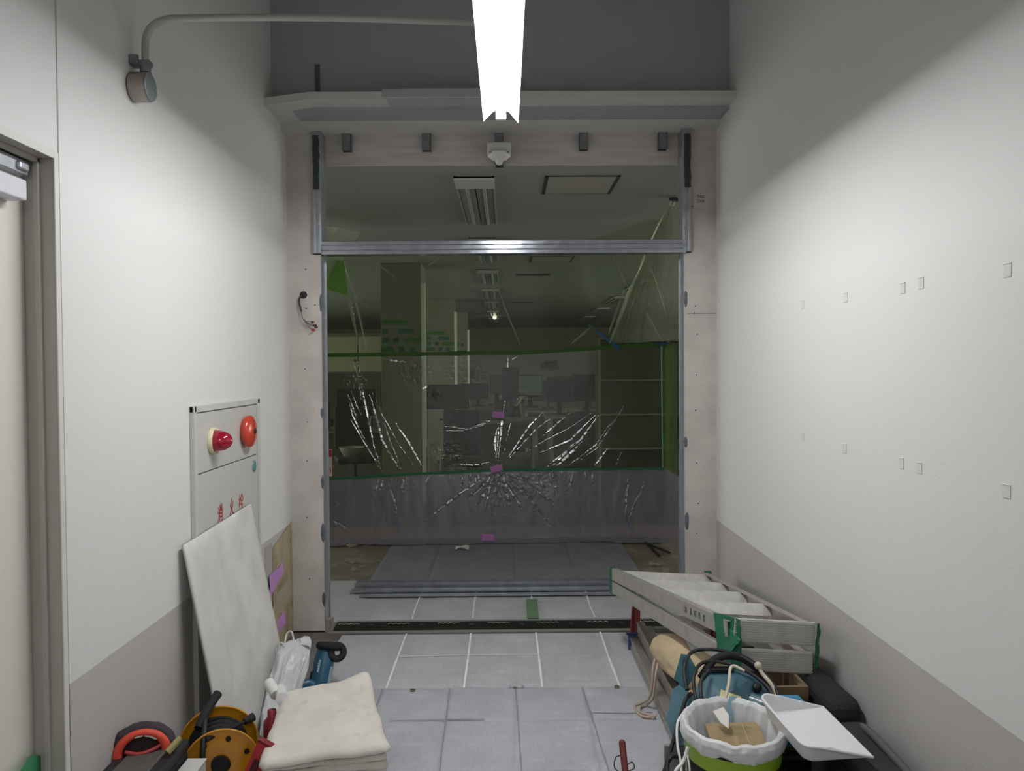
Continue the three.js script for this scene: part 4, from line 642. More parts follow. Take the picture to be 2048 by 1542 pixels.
  marks.forEach(([y, z, l]) => { const t = thing('adhesive_pad', l, 'wall mark', 'pads left on the white wall', [XR, y, z]); part('pad', box(-0.002, 0, -0.0165, 0.0165, -0.0145, 0.0145, 0.0008), mPad, t); part('edge', box(-0.0035, 0, 0.0145, 0.0172, -0.0145, 0.0145, 0.0008), mHook, t); });
}

// ------------------------------------------------------------------ the heap at the left
{
  const tb = thing('tool_box', 'black plastic tool box against the dado by the door', 'tool box', undefined, [-1.122, 0, -2.49]); tb.scale.y = 1.1;
  part('body', lump(box(-0.095, 0.085, 0, 0.255, -0.11, 0.16, 0.02), 0.002, 20), M.rubber, tb);
  part('lid', box(-0.098, 0.088, 0.245, 0.275, -0.112, 0.163, 0.012), M.dark, tb); part('lid_rib', box(-0.06, 0.05, 0.27, 0.28, -0.08, 0.12, 0.006), MM(0x55534f, 0.5), tb);
  part('clasp', [box(0.02, 0.05, 0.225, 0.268, 0.16, 0.17, 0.003)], MM(0x2b2b2e, 0.5), tb); part('clasp', [box(-0.06, -0.03, 0.225, 0.268, 0.16, 0.17, 0.003)], MM(0x2b2b2e, 0.5), tb);

  const po = thing('tool_pouch', 'orange and black padded pouch with open mouth on the black box', 'pouch', undefined, [-1.145, 0.302, -2.5]);
  po.rotation.set(-0.12, 0.35, 0.06); po.scale.set(1.05, 0.82, 1);
  const arch = (R, r, k, sx = 1, sy = 1) => { const q = []; for (let i = 0; i <= 20; i++) { const a = Math.PI * (1.02 - 1.04 * i / 20); q.push([Math.cos(a) * R * sx, Math.sin(a) * R * sy + 0.005, k]); } return q; };
  part('outer_pad', lump(tube(arch(0.074, 0, -0.02, 1, 1.15), 0.021, 60, 12), 0.006, 40), MM(0x3a3038, 0.8), po, 'black padded rim');
  part('orange_band', tube(arch(0.066, 0, 0.004, 1, 1.1), 0.0135, 60, 12), MM(0xd84a34, 0.55), po, 'orange band');
  part('mouth_lining', lump(new THREE.SphereGeometry(1, 24, 16).scale(0.06, 0.062, 0.03).toNonIndexed().translate(0, 0.012, -0.022), 0.004, 30), MM(0x2a1a1e, 0.9), po);
  part('inner_lip', tube([[-0.045, 0.018, 0.008], [-0.01, 0.006, 0.016], [0.03, 0.012, 0.014], [0.055, 0.024, 0.006]], 0.007, 24, 8), MM(0xa83a38, 0.6), po);
  for (const a of [1.2, 1.7, 0.9]) part('reflector', box(-0.011, 0.011, -0.003, 0.003, 0, 0.004, 0.001).rotateZ(a - Math.PI / 2).translate(Math.cos(a) * 0.052, Math.sin(a) * 0.06 + 0.008, 0.012), MM(0xc9c3bb, 0.4), po);
  single('socket_bit', rod(V(-1.055, 0.318, -2.47), V(-1.03, 0.344, -2.51), 0.011, 0.011, 12), MM(0xb9ad7a, 0.3, { metalness: 0.8 }), 'brass coloured socket on the black tool box', 'socket');
  const pk = thing('parts_case', 'small grey and blue case between the tool box and the reel', 'case', undefined, [-1.0, 0, -2.52]);
  part('body', box(-0.03, 0.028, 0, 0.245, -0.05, 0.06, 0.004), MM(0xb9b7b4, 0.5), pk); part('side', box(-0.034, -0.03, 0.0, 0.24, -0.05, 0.06), MM(0x4f7f9e, 0.5), pk, 'blue side'); part('lid', box(-0.032, 0.03, 0.245, 0.25, -0.052, 0.062, 0.002), MM(0xd2d0cc, 0.5), pk);

  const cr = thing('cord_reel', 'yellow cable reel with black cord and handle at the board foot', 'cable reel', undefined, [-0.99, 0.2, -2.73]);
  cr.rotation.y = 0.32;
  const yel = MP(0xc98a12, 0.3, { clearcoat: 0.4 });
  const flange = R => new THREE.LatheGeometry([[0.03, 0.004], [0.05, 0.002], [0.07, 0.008], [R - 0.02, 0.002], [R - 0.006, 0.006], [R, 0.012], [R + 0.003, 0.006], [R, 0], [R - 0.01, -0.004], [0.07, 0.0], [0.03, -0.002]].map(p => new THREE.Vector2(...p)), 56).rotateX(Math.PI / 2).toNonIndexed();
  part('flange', flange(0.128).translate(0, 0, -0.06), yel, cr, 'yellow flange'); part('flange', flange(0.120).translate(0.01, -0.012, 0.085), yel, cr, 'yellow flange');
  const coil = []; for (let i = 0; i < 300; i++) { const a = i / 300 * Math.PI * 2 * 13, t = i / 300; coil.push([Math.cos(a) * (0.088 + 0.008 * Math.sin(t * 40)), Math.sin(a) * (0.088 + 0.008 * Math.sin(t * 40)), lerp(-0.045, 0.07, (t * 2) % 1)]); }
  part('cord', tube(coil, 0.0065, 900, 7), M.rubber, cr, 'wound black cord');
  part('hub', rod(V(0, 0, -0.07), V(0.008, -0.008, 0.1), 0.03, 0.03, 20), M.rubber, cr);
  for (let i = 0; i < 7; i++) { const a = i * Math.PI * 2 / 7 + 0.4; part('vent_hole', new THREE.CylinderGeometry(0.0085, 0.0085, 0.004, 14).rotateX(Math.PI / 2).toNonIndexed().translate(0.01 + Math.cos(a) * 0.088, -0.012 + Math.sin(a) * 0.088, 0.091), M.black, cr); }
  part('stand_frame', tube([[-0.05, -0.2, 0.12], [-0.05, -0.05, 0.12], [-0.045, 0.06, 0.11], [-0.04, 0.12, 0.04], [-0.04, 0.13, -0.06], [-0.05, 0.05, -0.12], [-0.05, -0.2, -0.12]], 0.009, 60, 10), M.black, cr);
  part('foot_bar', [rod(V(-0.09, -0.19, 0.12), V(0.09, -0.19, 0.12), 0.008), rod(V(-0.09, -0.19, -0.12), V(0.09, -0.19, -0.12), 0.008)], M.black, cr);
  part('carry_grip', tube([[-0.06, 0.105, 0.05], [-0.045, 0.13, 0.02], [-0.02, 0.155, -0.03], [0.0, 0.172, -0.06]], 0.0155, 30, 12), M.rubber, cr, 'black grip');
  part('crank_arm', rod(V(-0.035, 0.085, 0.1), V(0.085, 0.085, 0.0), 0.008, 0.006), M.rubber, cr); part('crank_knob', rod(V(0.085, 0.085, 0.0), V(0.115, 0.09, -0.02), 0.011, 0.015), M.rubber, cr);

  // folded canvas on a carton
  const ct = thing('carton', 'low cardboard carton hidden under the folded canvas', 'carton', undefined, [-0.62, 0, -2.83]);
  part('box_body', box(-0.13, 0.11, 0, 0.17, -0.22, 0.22, 0.004), MM(0xa58d6a, 0.85, { map: tiled(tCard, 2) }), ct); part('flap', box(-0.13, 0.11, 0.17, 0.174, -0.22, 0.0), MM(0xa58d6a, 0.85), ct);
  const cv = thing('folded_canvas', 'folded cream canvas dust sheet lying on the low heap', 'dust sheet');
  const mCv = MM(0xe4e0db, 0.9, { map: tCanvas, bumpMap: tiled(tWeave, 1), bumpScale: 0.0006 });
  const P = (u, v) => {   // plan outline of the pile of layers
    const a = V(-0.845, 0, -3.06), b2 = V(-0.552, 0, -3.14), c2 = V(-0.392, 0, -2.575), d2 = V(-0.775, 0, -2.50);
    return a.lerp(b2, u).lerp(d2.lerp(c2, u), v);
  };
  const layer = (y, in0, k, th) => grid(56, 64, (u, v) => { const q = P(lerp(in0, 1 - in0, u), lerp(in0, 1 - in0, v)); const e = Math.min(u, 1 - u, v, 1 - v); const r = smooth(0, 0.018, e); return [q.x + 0.006 * fbm(u * 3, v * 5, k), y + 0.009 * fbm(u * 3, v * 3, k, 3) + 0.004 * fbm(u * 4, v * 16, k + 4, 3) - th * (1 - r) + 0.035 * smooth(0.6, 1, u) * smooth(0.25, 0, v) - 0.012 * smooth(0.5, 0.1, u) * 0.3, q.z + 0.005 * fbm(u * 4, v * 3, k + 8)]; }, th * 0.9);
  part('cloth_layer', layer(0.268, 0, 1, 0.015), mCv, cv, 'top fold');
  part('cloth_layer', layer(0.244, 0.02, 3, 0.014), mCv, cv); part('cloth_layer', layer(0.222, 0.008, 5, 0.014), mCv, cv); part('cloth_layer', layer(0.2, 0.025, 7, 0.014), mCv, cv);

  const gp = single('grey_panel', grid(6, 10, (u, v) => [lerp(-0.862, -0.835, u) + 0.01 * (1 - v) * u, lerp(0.0, lerp(0.292, 0.272, u), v), lerp(-2.80, -2.70, u)], 0.004), MM(0xa9a6a6, 0.6), 'thin upright grey panel wedged beside the folded canvas', 'panel');
  const lv = thing('red_level', 'red spirit level standing between the reel and the grey panel', 'spirit level');
  part('bar', beam(V(-0.905, 0.03, -2.585), V(-0.79, 0.28, -2.60), 0.022, 0.05, V(1, 0, 0.2), 0.003), MM(0xb03038, 0.4), lv); part('dark_inlay', beam(V(-0.893, 0.05, -2.578), V(-0.81, 0.235, -2.588), 0.022, 0.02, V(1, 0, 0.2)), MM(0x4a1a22, 0.5), lv); part('end_cap', beam(V(-0.79, 0.28, -2.60), V(-0.786, 0.29, -2.60), 0.024, 0.052, V(1, 0, 0.2), 0.003), MM(0x7c1f2a, 0.5), lv);
  single('red_bottle', new THREE.LatheGeometry([[0, 0], [0.035, 0], [0.036, 0.15], [0.03, 0.19], [0.016, 0.205], [0.016, 0.23], [0, 0.23]].map(p => new THREE.Vector2(...p)), 28).toNonIndexed().translate(-0.88, 0, -2.98), MM(0x8a2430, 0.4), 'dark red bottle behind the folded canvas', 'bottle');
  const sealant = thing('sealant_tube', 'white sealant tube with cap lying on the heap behind the canvas', 'tube');
  part('tube_body', rod(V(-0.84, 0.27, -2.98), V(-0.88, 0.255, -3.10), 0.024, 0.024, 24), M.plastic, sealant); part('nozzle_cap', rod(V(-0.88, 0.262, -3.04), V(-0.925, 0.285, -3.10), 0.021, 0.021, 24), M.white, sealant);

  // white plastic bag and the blue power tool
  const bag = thing('plastic_bag', 'crumpled white plastic bag slumped against the leaning board', 'bag');
  const mBag = MP(0xe9eaec, 0.35, { transmission: 0.25, thickness: 0 });
  part('bag_body', grid(120, 120, (u, v) => {
    const a = u * Math.PI * 2, h = v, base = V(lerp(-1.0, -0.95, h), lerp(0.0, 0.255, h), lerp(-3.42, -3.66, h));
    const R = lerp(0.125, 0.085, Math.pow(h, 1.4)) * (1 - 0.92 * smooth(0.9, 1, h)), f = 1 + 0.22 * fbm(Math.cos(a) * 1.6 + 5, Math.sin(a) * 1.6, h * 3, 4) + 0.10 * Math.abs(fbm(Math.cos(a) * 6, Math.sin(a) * 6 + h * 5, 3, 3));
    return [Math.max(base.x + Math.cos(a) * R * f * (Math.cos(a) > 0 ? 0.62 : 0.85), -1.012 - 0.17 * h * 0.255), Math.max(0.002, base.y + 0.03 * fbm(a, h * 4, 2)), base.z + Math.sin(a) * R * f * 1.35];
  }), mBag, bag);
  part('bag_handle', tube([[-1.0, 0.24, -3.62], [-1.035, 0.25, -3.66], [-1.06, 0.22, -3.68], [-1.05, 0.19, -3.66], [-1.035, 0.21, -3.64]], 0.004, 40, 6), mBag, bag); part('bag_handle', tube([[-0.98, 0.245, -3.68], [-1.01, 0.275, -3.74], [-1.03, 0.265, -3.75], [-1.03, 0.23, -3.70]], 0.004, 40, 6), mBag, bag);
  const pt = thing('power_tool', 'blue handheld power tool standing beside the white bag', 'power tool', undefined, [-0.875, 0.0, -3.70]);
  pt.rotation.set(-0.42, -0.1, -0.10);
  const blue = MP(0x1f566f, 0.35, { clearcoat: 0.3 });
  part('motor_housing', lump(new THREE.LatheGeometry([[0, 0.0], [0.034, 0.0], [0.04, 0.01], [0.045, 0.06], [0.048, 0.13], [0.045, 0.18], [0.036, 0.2], [0, 0.2]].map(p => new THREE.Vector2(...p)), 32).toNonIndexed().scale(1, 1, 0.85), 0.001, 30), blue, pt);
  part('grip', tube([[-0.02, 0.03, 0.02], [-0.05, 0.035, 0.035], [-0.075, 0.02, 0.05], [-0.085, 0.0, 0.06]], 0.023, 30, 12), blue, pt);
  part('nose_guard', [new THREE.TorusGeometry(0.045, 0.017, 12, 32).rotateX(Math.PI / 2).toNonIndexed().translate(0.012, 0.208, 0), new THREE.TorusGeometry(0.03, 0.016, 12, 24).rotateY(0.4).toNonIndexed().translate(0.058, 0.185, 0.01)], M.rubber, pt, 'black guard');
  part('grey_inlay', box(0.036, 0.048, 0.02, 0.12, -0.012, 0.02, 0.005), MM(0x8d9499, 0.5), pt); part('switch', box(-0.052, -0.044, 0.05, 0.09, -0.01, 0.014, 0.003), M.black, pt);
  const lt = canvas(256, 72, g => { g.clearRect(0, 0, 256, 72); g.fillStyle = '#e9eef0'; g.font = 'bold 60px sans-serif'; g.textBaseline = 'middle'; g.textAlign = 'center'; g.fillText('makita', 128, 36); });
  const lab = part('lettering', new THREE.PlaneGeometry(0.07, 0.02), MM(0xffffff, 0.5, { map: lt, transparent: true }), pt); lab.position.set(-0.008, 0.115, 0.0425); lab.rotation.set(0, -0.15, Math.PI / 2 - 0.05);
  const gt = single('green_tape_flap', grid(20, 8, (u, v) => { const z = lerp(-2.205, -1.75, u), yt = u < 0.12 ? lerp(0.44, 0.47, u / 0.12) : lerp(0.47, 0.335, (u - 0.12) / 0.88), yb = lerp(0.395, 0.25, u); return [-1.295 + 0.05 * u * (1 - u) + 0.006, lerp(yb, yt, v), z]; }, 0.001), MM(0x3c8a5b, 0.6), 'flap of green tape across the foot of the steel door', 'tape');
}

// ------------------------------------------------------------------ the heap at the right
{
  // long aluminium ladder lying along the wall
  const el = thing('extension_ladder', 'long grey aluminium ladder lying flat along the wall under the heap', 'ladder');
  const rail = (x, y0, y1, za, zb, w = 0.026) => [box(x, x + w, y0 + 0.002, y1 - 0.002, zb + 0.002, za - 0.002, 0.003), box(x - 0.004, x + w + 0.004, y1 - 0.012, y1, zb, za, 0.003), box(x - 0.004, x + w + 0.004, y0, y0 + 0.012, zb, za, 0.003)];
  const zn = -2.66, zf = -4.22;
  part('rail', rail(0.650, 0.016, 0.075, zn, zf, 0.034), M.aluDark, el); part('rail', rail(1.02, 0.016, 0.075, zn - 0.06, zf), M.aluDark, el);
  part('rail', rail(0.692, 0.06, 0.145, zn - 0.02, zf - 0.03, 0.03), M.aluDark, el); part('rail', rail(0.735, 0.07, 0.12, zn - 0.02, zf - 0.03, 0.03), M.aluDark, el); part('rail', rail(0.98, 0.078, 0.145, zn - 0.02, zf - 0.03), M.aluDark, el);
  for (let i = 0; i < 6; i++) { const z = -2.74 - i * 0.28; part('rung', box(0.77, 1.02, 0.03, 0.06, z - 0.03, z, 0.004), M.aluDark, el); part('rung', box(0.77, 0.98, 0.095, 0.125, z - 0.09, z - 0.06, 0.004), M.aluDark, el); }
  single('metal_panel', box(0.515, 0.585, 0.016, 0.25, -2.64, -2.625, 0.004), MM(0xb0aca6, 0.5, { metalness: 0.3, map: tiled(tScuff, 5) }), 'scuffed grey metal panel upright between the ladder end and the bin', 'panel');
  part('rail_sticker', box(0.686, 0.6875, 0.09, 0.13, -3.35, -3.2), MM(0x9aa4b4, 0.5), el);
  part('blue_tape', [box(0.636, 0.682, 0.012, 0.082, -4.225, -4.20, 0.003), box(0.63, 0.73, 0.080, 0.086, -4.25, -4.225, 0.002)], MM(0x35427e, 0.5), el, 'blue tape at the ladder end');

  // red trestle under the far end of the step ladder
  const tr = thing('red_trestle', 'red painted steel trestle under the far end of the step ladder', 'trestle');
  const red = MM(0x7a3230, 0.5);
  part('top_bar', beam(V(0.69, 0.285, -4.32), V(1.15, 0.285, -4.32), 0.06, 0.035, V(0, 1, 0), 0.004), red, tr);
  for (const [x, z] of [[0.70, -4.275], [0.69, -4.42], [1.12, -4.275], [1.13, -4.42]]) part('leg', beam(V(x + 0.005, 0.28, -4.32), V(x, 0.002, z), 0.025, 0.025), red, tr);

  // folded step ladder lying on the heap
  const st = thing('step_ladder', 'folded aluminium step ladder lying across the heap with green taped corners', 'step ladder');
  const FL = V(0.55, 0.412, -4.2), NL = V(0.80, 0.545, -2.9), FR = V(1.05, 0.385, -4.2), NR = V(1.112, 0.527, -2.9);
  const FL2 = V(0.55, 0.345, -4.2), NL2 = V(0.81, 0.432, -2.9), FR2 = V(1.05, 0.32, -4.2), NR2 = V(1.104, 0.416, -2.9);
  const railT = (a, b, s) => { const up = V(0, 1, 0); const d = V(s * 0.006, 0, 0); return [beam(a, b, 0.006, 0.062, up, 0.001), beam(a.clone().add(V(-s * 0.012, 0.029, 0)), b.clone().add(V(-s * 0.012, 0.029, 0)), 0.026, 0.004, up), beam(a.clone().add(V(-s * 0.012, -0.029, 0)), b.clone().add(V(-s * 0.012, -0.029, 0)), 0.026, 0.004, up)]; };
  part('rail', railT(FL, NL, -1), M.alu, st); part('rail', railT(FR, NR, 1), M.alu, st); part('rail', railT(FL2, NL2, -1), M.alu, st); part('rail', railT(FR2, NR2, 1), M.alu, st);
  [0.06, 0.265, 0.47, 0.69].forEach(t => {
    const a = FL.clone().lerp(NL, t).add(V(0.006, 0.004, 0)), b = FR.clone().lerp(NR, t).add(V(-0.006, 0.004, 0));
    part('tread', [beam(a, b, 0.062, 0.005, V(0, 0.8, 0.6)), beam(a.clone().add(V(0, -0.028, 0.022)), b.clone().add(V(0, -0.028, 0.022)), 0.005, 0.026, V(0, 1, 0))], M.aluRib, st, 'ribbed tread');
  });
  const plate = (a, b, h) => { const g = [beam(a, b, 0.012, h, V(0, 1, 0), 0.003)]; for (let i = 0; i < 9; i++) { const y = lerp(-h / 2 + 0.008, h / 2 - 0.008, i / 8); g.push(beam(a.clone().add(V(0, y, 0.007)), b.clone().add(V(0, y, 0.007)), 0.003, 0.004)); } return g; };
  part('top_plate', plate(NL.clone().add(V(0.02, 0.0, 0.012)), NR.clone().add(V(0, 0.0, 0.012)), 0.086), M.aluRib, st, 'ribbed top plate');
  part('top_plate', plate(NL2.clone().add(V(0.02, 0.006, 0.012)), NR2.clone().add(V(0, 0.006, 0.012)), 0.082), M.aluRib, st, 'ribbed top plate of the rear frame');
  for (const t of [0.12, 0.5]) part('brace', beam(FL2.clone().lerp(NL2, t), FR2.clone().lerp(NR2, t), 0.03, 0.02), M.alu, st);
  const capM = MM(0x2d5a47, 0.6);
  for (const [p, s] of [[FL, 1], [FL2, 1], [FR, 1], [FR2, 1]]) part('foot_cap', box(p.x - 0.012, p.x + 0.024, p.y - 0.035, p.y + 0.037, p.z - 0.014, p.z + 0.010, 0.004), capM, st, 'dark green foot cap');
  const wrap = (pts, k) => { const q = pts; return grid(24, 24, (u, v) => { const a = V(...q[0]).lerp(V(...q[1]), u).lerp(V(...q[3]).lerp(V(...q[2]), u), v); const n = 0.008 * fbm(u * 4, v * 5, k, 3) + 0.004 * Math.abs(fbm(u * 11, v * 12, k, 2)); return [a.x + n * 0.5, a.y + n * 0.4, a.z + n]; }, 0.0015); };
  part('green_tape', wrap([[0.768, 0.585, -2.965], [0.838, 0.588, -2.868], [0.842, 0.40, -2.866], [0.80, 0.405, -2.90]], 1), M.green, st, 'crumpled green tape'); part('green_tape', wrap([[0.765, 0.58, -2.97], [0.838, 0.52, -2.862], [0.812, 0.475, -2.872], [0.775, 0.42, -2.93]], 4), M.green, st, 'crumpled green tape');
  part('green_tape', wrap([[1.112, 0.57, -2.868], [1.135, 0.562, -2.90], [1.13, 0.40, -2.9], [1.106, 0.395, -2.872]], 7), M.green, st, 'crumpled green tape');
  const stencil = canvas(512, 64, g => { g.clearRect(0, 0, 512, 64); g.strokeStyle = '#3a3d3f'; g.fillStyle = '#3a3d3f'; g.lineWidth = 6; g.font = 'bold 52px sans-serif'; g.fillText('IS', 6, 52); const kan = [[[4, 8, 44, 8], [8, 20, 40, 20], [6, 32, 42, 32], [24, 4, 24, 44], [24, 36, 6, 54], [24, 36, 44, 54]], [[6, 14, 22, 14], [14, 4, 14, 56], [14, 22, 4, 40], [28, 14, 48, 14], [40, 4, 40, 54], [30, 26, 34, 34]], [[6, 8, 44, 8], [24, 2, 24, 16], [8, 18, 8, 54], [8, 18, 44, 18], [44, 18, 44, 54], [16, 30, 36, 30], [16, 44, 36, 44]], [[6, 10, 46, 10], [10, 10, 4, 54], [20, 22, 40, 22], [28, 16, 28, 36], [18, 38, 42, 38], [18, 38, 18, 54], [42, 38, 42, 54], [18, 54, 42, 54]]]; kan.forEach((k, i) => k.forEach(([a, b, c, d]) => { const o = 120 + i * 96; g.beginPath(); g.moveTo(o + a, b + 2); g.lineTo(o + c, d + 2); g.stroke(); })); });
  const sp = part('stencil', new THREE.PlaneGeometry(0.22, 0.034), MM(0xffffff, 0.7, { map: stencil, transparent: true }), st, 'black stencilled letters');
  { const d = NL.clone().sub(FL).normalize(), n = 0; const zax = V(-d.z, 0, d.x).normalize(); const yax = zax.clone().cross(d).normalize(); sp.quaternion.setFromRotationMatrix(new THREE.Matrix4().makeBasis(d, yax, zax)); sp.position.copy(FL.clone().lerp(NL, 0.80)).add(zax.clone().multiplyScalar(0.0042)); }

  // tan canvas roll bag
  const rb = thing('canvas_bag', 'tan canvas roll bag with drawstring under the step ladder', 'bag');
  const A = V(0.70, 0.235, -3.62), B = V(0.90, 0.25, -2.98);
  part('bag_body', grid(64, 90, (u, v) => { const a = u * Math.PI * 2, t = v, c = A.clone().lerp(B, t), r = 0.102 * Math.pow(Math.sin(Math.PI * clamp(t * 0.94 + 0.03, 0, 1)), 0.32) * (1 + 0.10 * fbm(Math.cos(a) + 4, Math.sin(a), t * 4, 3) + 0.06 * fbm(Math.cos(a) * 3, Math.sin(a) * 3, t * 9, 3)); return [c.x + Math.cos(a) * r * 1.1, c.y + Math.sin(a) * r * (Math.sin(a) < 0 ? 0.76 : 0.95), c.z - Math.cos(a) * r * 0.25]; }), MM(0xcdbb9b, 0.9, { map: tiled(tCanvas, 2), bumpMap: tiled(tWeave, 2), bumpScale: 0.001 }), rb);
  part('gathered_end', lump(new THREE.SphereGeometry(1, 20, 14).scale(0.035, 0.03, 0.04).toNonIndexed().translate(0.70, 0.24, -3.02), 0.02, 40, 2), MM(0xbda47c, 0.9), rb);
  part('paper_sleeve', grid(12, 12, (u, v) => [lerp(0.75, 0.86, u), 0.335 + 0.01 * Math.sin(v * 3) - 0.02 * u, lerp(-3.52, -3.25, v) + 0.05 * u], 0.002), MM(0xc9c6cf, 0.6), rb, 'white paper poking out');
  // supports below
  const sb = thing('storage_tray', 'black storage tray under the canvas bag', 'tray');
  part('tray_body', [box(0.72, 1.14, 0.146, 0.158, -3.70, -2.62, 0.004), box(0.72, 0.735, 0.146, 0.20, -3.70, -2.62, 0.004), box(1.125, 1.14, 0.146, 0.20, -3.70, -2.62, 0.004), box(0.72, 1.14, 0.146, 0.20, -3.70, -3.685, 0.004), box(0.72, 1.14, 0.146, 0.20, -2.635, -2.62, 0.004)], M.rubber, sb);
  part('tray_lip', [box(0.715, 1.145, 0.195, 0.203, -2.64, -2.615, 0.002)], M.dark, sb);
  const wcr = thing('wooden_crate', 'small worn wooden crate under the near end of the step ladder', 'crate', undefined, [0.935, 0.16, -2.86]); wcr.scale.y = 0.92;
  const wood = MM(0x8d7d6a, 0.85, { map: tiled(tCard, 3) });
  for (const [a, b, c2, d] of [[-0.11, 0.11, 0.085, 0.097], [-0.11, 0.11, -0.097, -0.085]]) for (const y of [0, 0.085, 0.17]) part('slat', box(a, b, y, y + 0.075, c2, d, 0.002), wood, wcr);
  for (const x of [-0.11, 0.098]) for (const y of [0, 0.085, 0.17]) part('slat', box(x, x + 0.012, y, y + 0.075, -0.085, 0.085, 0.002), wood, wcr);
  for (const [x, z] of [[-0.097, -0.085], [0.08, -0.085], [-0.097, 0.068], [0.08, 0.068]]) part('corner_post', box(x, x + 0.017, 0, 0.245, z, z + 0.017), wood, wcr);

  // beige cord hanging over the ladder
  const rp = thing('cotton_cord', 'beige cotton cord hanging from the bag over the long ladder to the floor', 'cord');
  const mRope = MM(0xb7a695, 0.9);
  part('strand', tube([[0.66, 0.235, -3.52], [0.632, 0.20, -3.46], [0.625, 0.13, -3.45], [0.612, 0.06, -3.46], [0.58, 0.02, -3.50], [0.555, 0.018, -3.48], [0.558, 0.018, -3.40], [0.585, 0.02, -3.36], [0.61, 0.02, -3.36]], 0.0055, 90, 8), mRope, rp); part('strand', tube([[0.67, 0.235, -3.50], [0.645, 0.19, -3.45], [0.634, 0.13, -3.44], [0.626, 0.06, -3.45], [0.60, 0.02, -3.48], [0.572, 0.026, -3.45], [0.565, 0.026, -3.40], [0.59, 0.028, -3.37], [0.61, 0.024, -3.36]], 0.0055, 90, 8), mRope, rp);
  part('knot', lump(new THREE.SphereGeometry(0.012, 14, 10).toNonIndexed().translate(0.613, 0.024, -3.358), 0.006, 70, 2), mRope, rp);

  // blue corded power tool
  const sw = thing('corded_saw', 'blue corded power saw with coiled black cable on the heap', 'power tool', undefined, [0.745, 0.25, -2.72]); sw.scale.setScalar(1.14);
  const blue = MP(0x46707f, 0.4, { clearcoat: 0.25, map: tiled(tScuff, 4) });
  const hull = pts => new ConvexGeometry(pts.map(p => V(...p)));
  part('main_housing', hull([[-0.10, 0.02, 0.07], [0.12, 0.0, 0.08], [-0.12, 0.09, 0.02], [-0.06, 0.165, -0.03], [0.02, 0.175, -0.05], [0.10, 0.155, -0.03], [0.155, 0.10, 0.02], [-0.10, 0, -0.08], [0.15, 0, -0.08], [0.06, 0.16, 0.015], [-0.02, 0.13, 0.055]]), blue, sw);
  part('lower_cover', hull([[-0.17, 0, 0.09], [-0.16, 0.13, 0.0], [-0.13, 0.14, -0.02], [-0.09, 0.02, 0.11], [-0.17, 0, -0.03], [-0.08, 0.09, 0.06], [-0.19, 0.06, 0.05]]), blue, sw);
  part('front_fin', hull([[-0.15, 0.15, -0.03], [-0.125, 0.22, -0.045], [-0.10, 0.215, -0.05], [-0.075, 0.17, -0.03], [-0.12, 0.13, 0.0], [-0.11, 0.2, -0.07]]), MP(0x2c5f68, 0.4), sw, 'teal fin');
  part('motor_barrel', rod(V(0.07, 0.08, 0.0), V(0.17, 0.07, 0.09), 0.055, 0.05, 24), blue, sw);
  part('handle', tube([[-0.07, 0.155, -0.02], [-0.02, 0.20, -0.05], [0.05, 0.205, -0.06], [0.11, 0.17, -0.04], [0.13, 0.12, 0.0]], 0.012, 40, 12), M.rubber, sw, 'black handle');
  part('vent_slot', [box(-0.04, 0.03, 0.170, 0.182, -0.045, -0.02, 0.003)], M.black, sw); part('lock_knob', lump(new THREE.SphereGeometry(0.014, 12, 10).toNonIndexed().translate(0.085, 0.142, 0.025), 0.003, 60), M.black, sw);
  const wl = part('warning_label', box(-0.03, 0.03, -0.016, 0.016, 0, 0.0015), MM(0xd8cf9a, 0.6), sw, 'yellow and white label'); wl.position.set(-0.005, 0.128, 0.064); wl.rotation.set(-0.9, 0.1, -0.35);
  const cable = thing('power_cable', 'thick black power cable looped over the blue saw and down to the floor', 'cable');
  const blk = MM(0x1d1e21, 0.55);
  part('loop', tube([[0.60, 0.415, -2.670], [0.605, 0.465, -2.730], [0.65, 0.497, -2.800], [0.74, 0.500, -2.810], [0.83, 0.480, -2.770], [0.88, 0.445, -2.710], [0.90, 0.405, -2.650], [0.86, 0.355, -2.590], [0.78, 0.345, -2.570]], 0.0062, 100, 9), blk, cable);
  part('loop', tube([[0.64, 0.355, -2.600], [0.622, 0.405, -2.640], [0.635, 0.455, -2.710], [0.68, 0.475, -2.760], [0.76, 0.470, -2.760], [0.84, 0.445, -2.710], [0.875, 0.415, -2.650], [0.87, 0.375, -2.600]], 0.006, 100, 9), blk, cable);
  part('loop', tube([[0.655, 0.345, -2.580], [0.64, 0.395, -2.620], [0.65, 0.440, -2.680], [0.69, 0.460, -2.730]], 0.006, 50, 9), blk, cable);
  part('drop', tube([[0.62, 0.395, -2.69], [0.597, 0.385, -2.67], [0.57, 0.33, -2.64], [0.535, 0.26, -2.60], [0.512, 0.215, -2.56], [0.515, 0.185, -2.52], [0.545, 0.185, -2.50], [0.568, 0.215, -2.52]], 0.0068, 80, 9), blk, cable);
  part('drop', tube([[0.565, 0.235, -2.58], [0.535, 0.237, -2.58], [0.505, 0.205, -2.56], [0.475, 0.13, -2.53], [0.462, 0.06, -2.50], [0.46, 0.02, -2.44], [0.44, 0.019, -2.3], [0.36, 0.019, -2.1]], 0.0068, 90, 9), blk, cable);
  part('plug', rod(V(0.525, 0.237, -2.585), V(0.58, 0.235, -2.58), 0.010, 0.010, 12), blk, cable);
  const tie = thing('cloth_tie', 'pale cloth tie knotted round the cable coil', 'tie'); const mTie = MM(0xcfc6b0, 0.9);
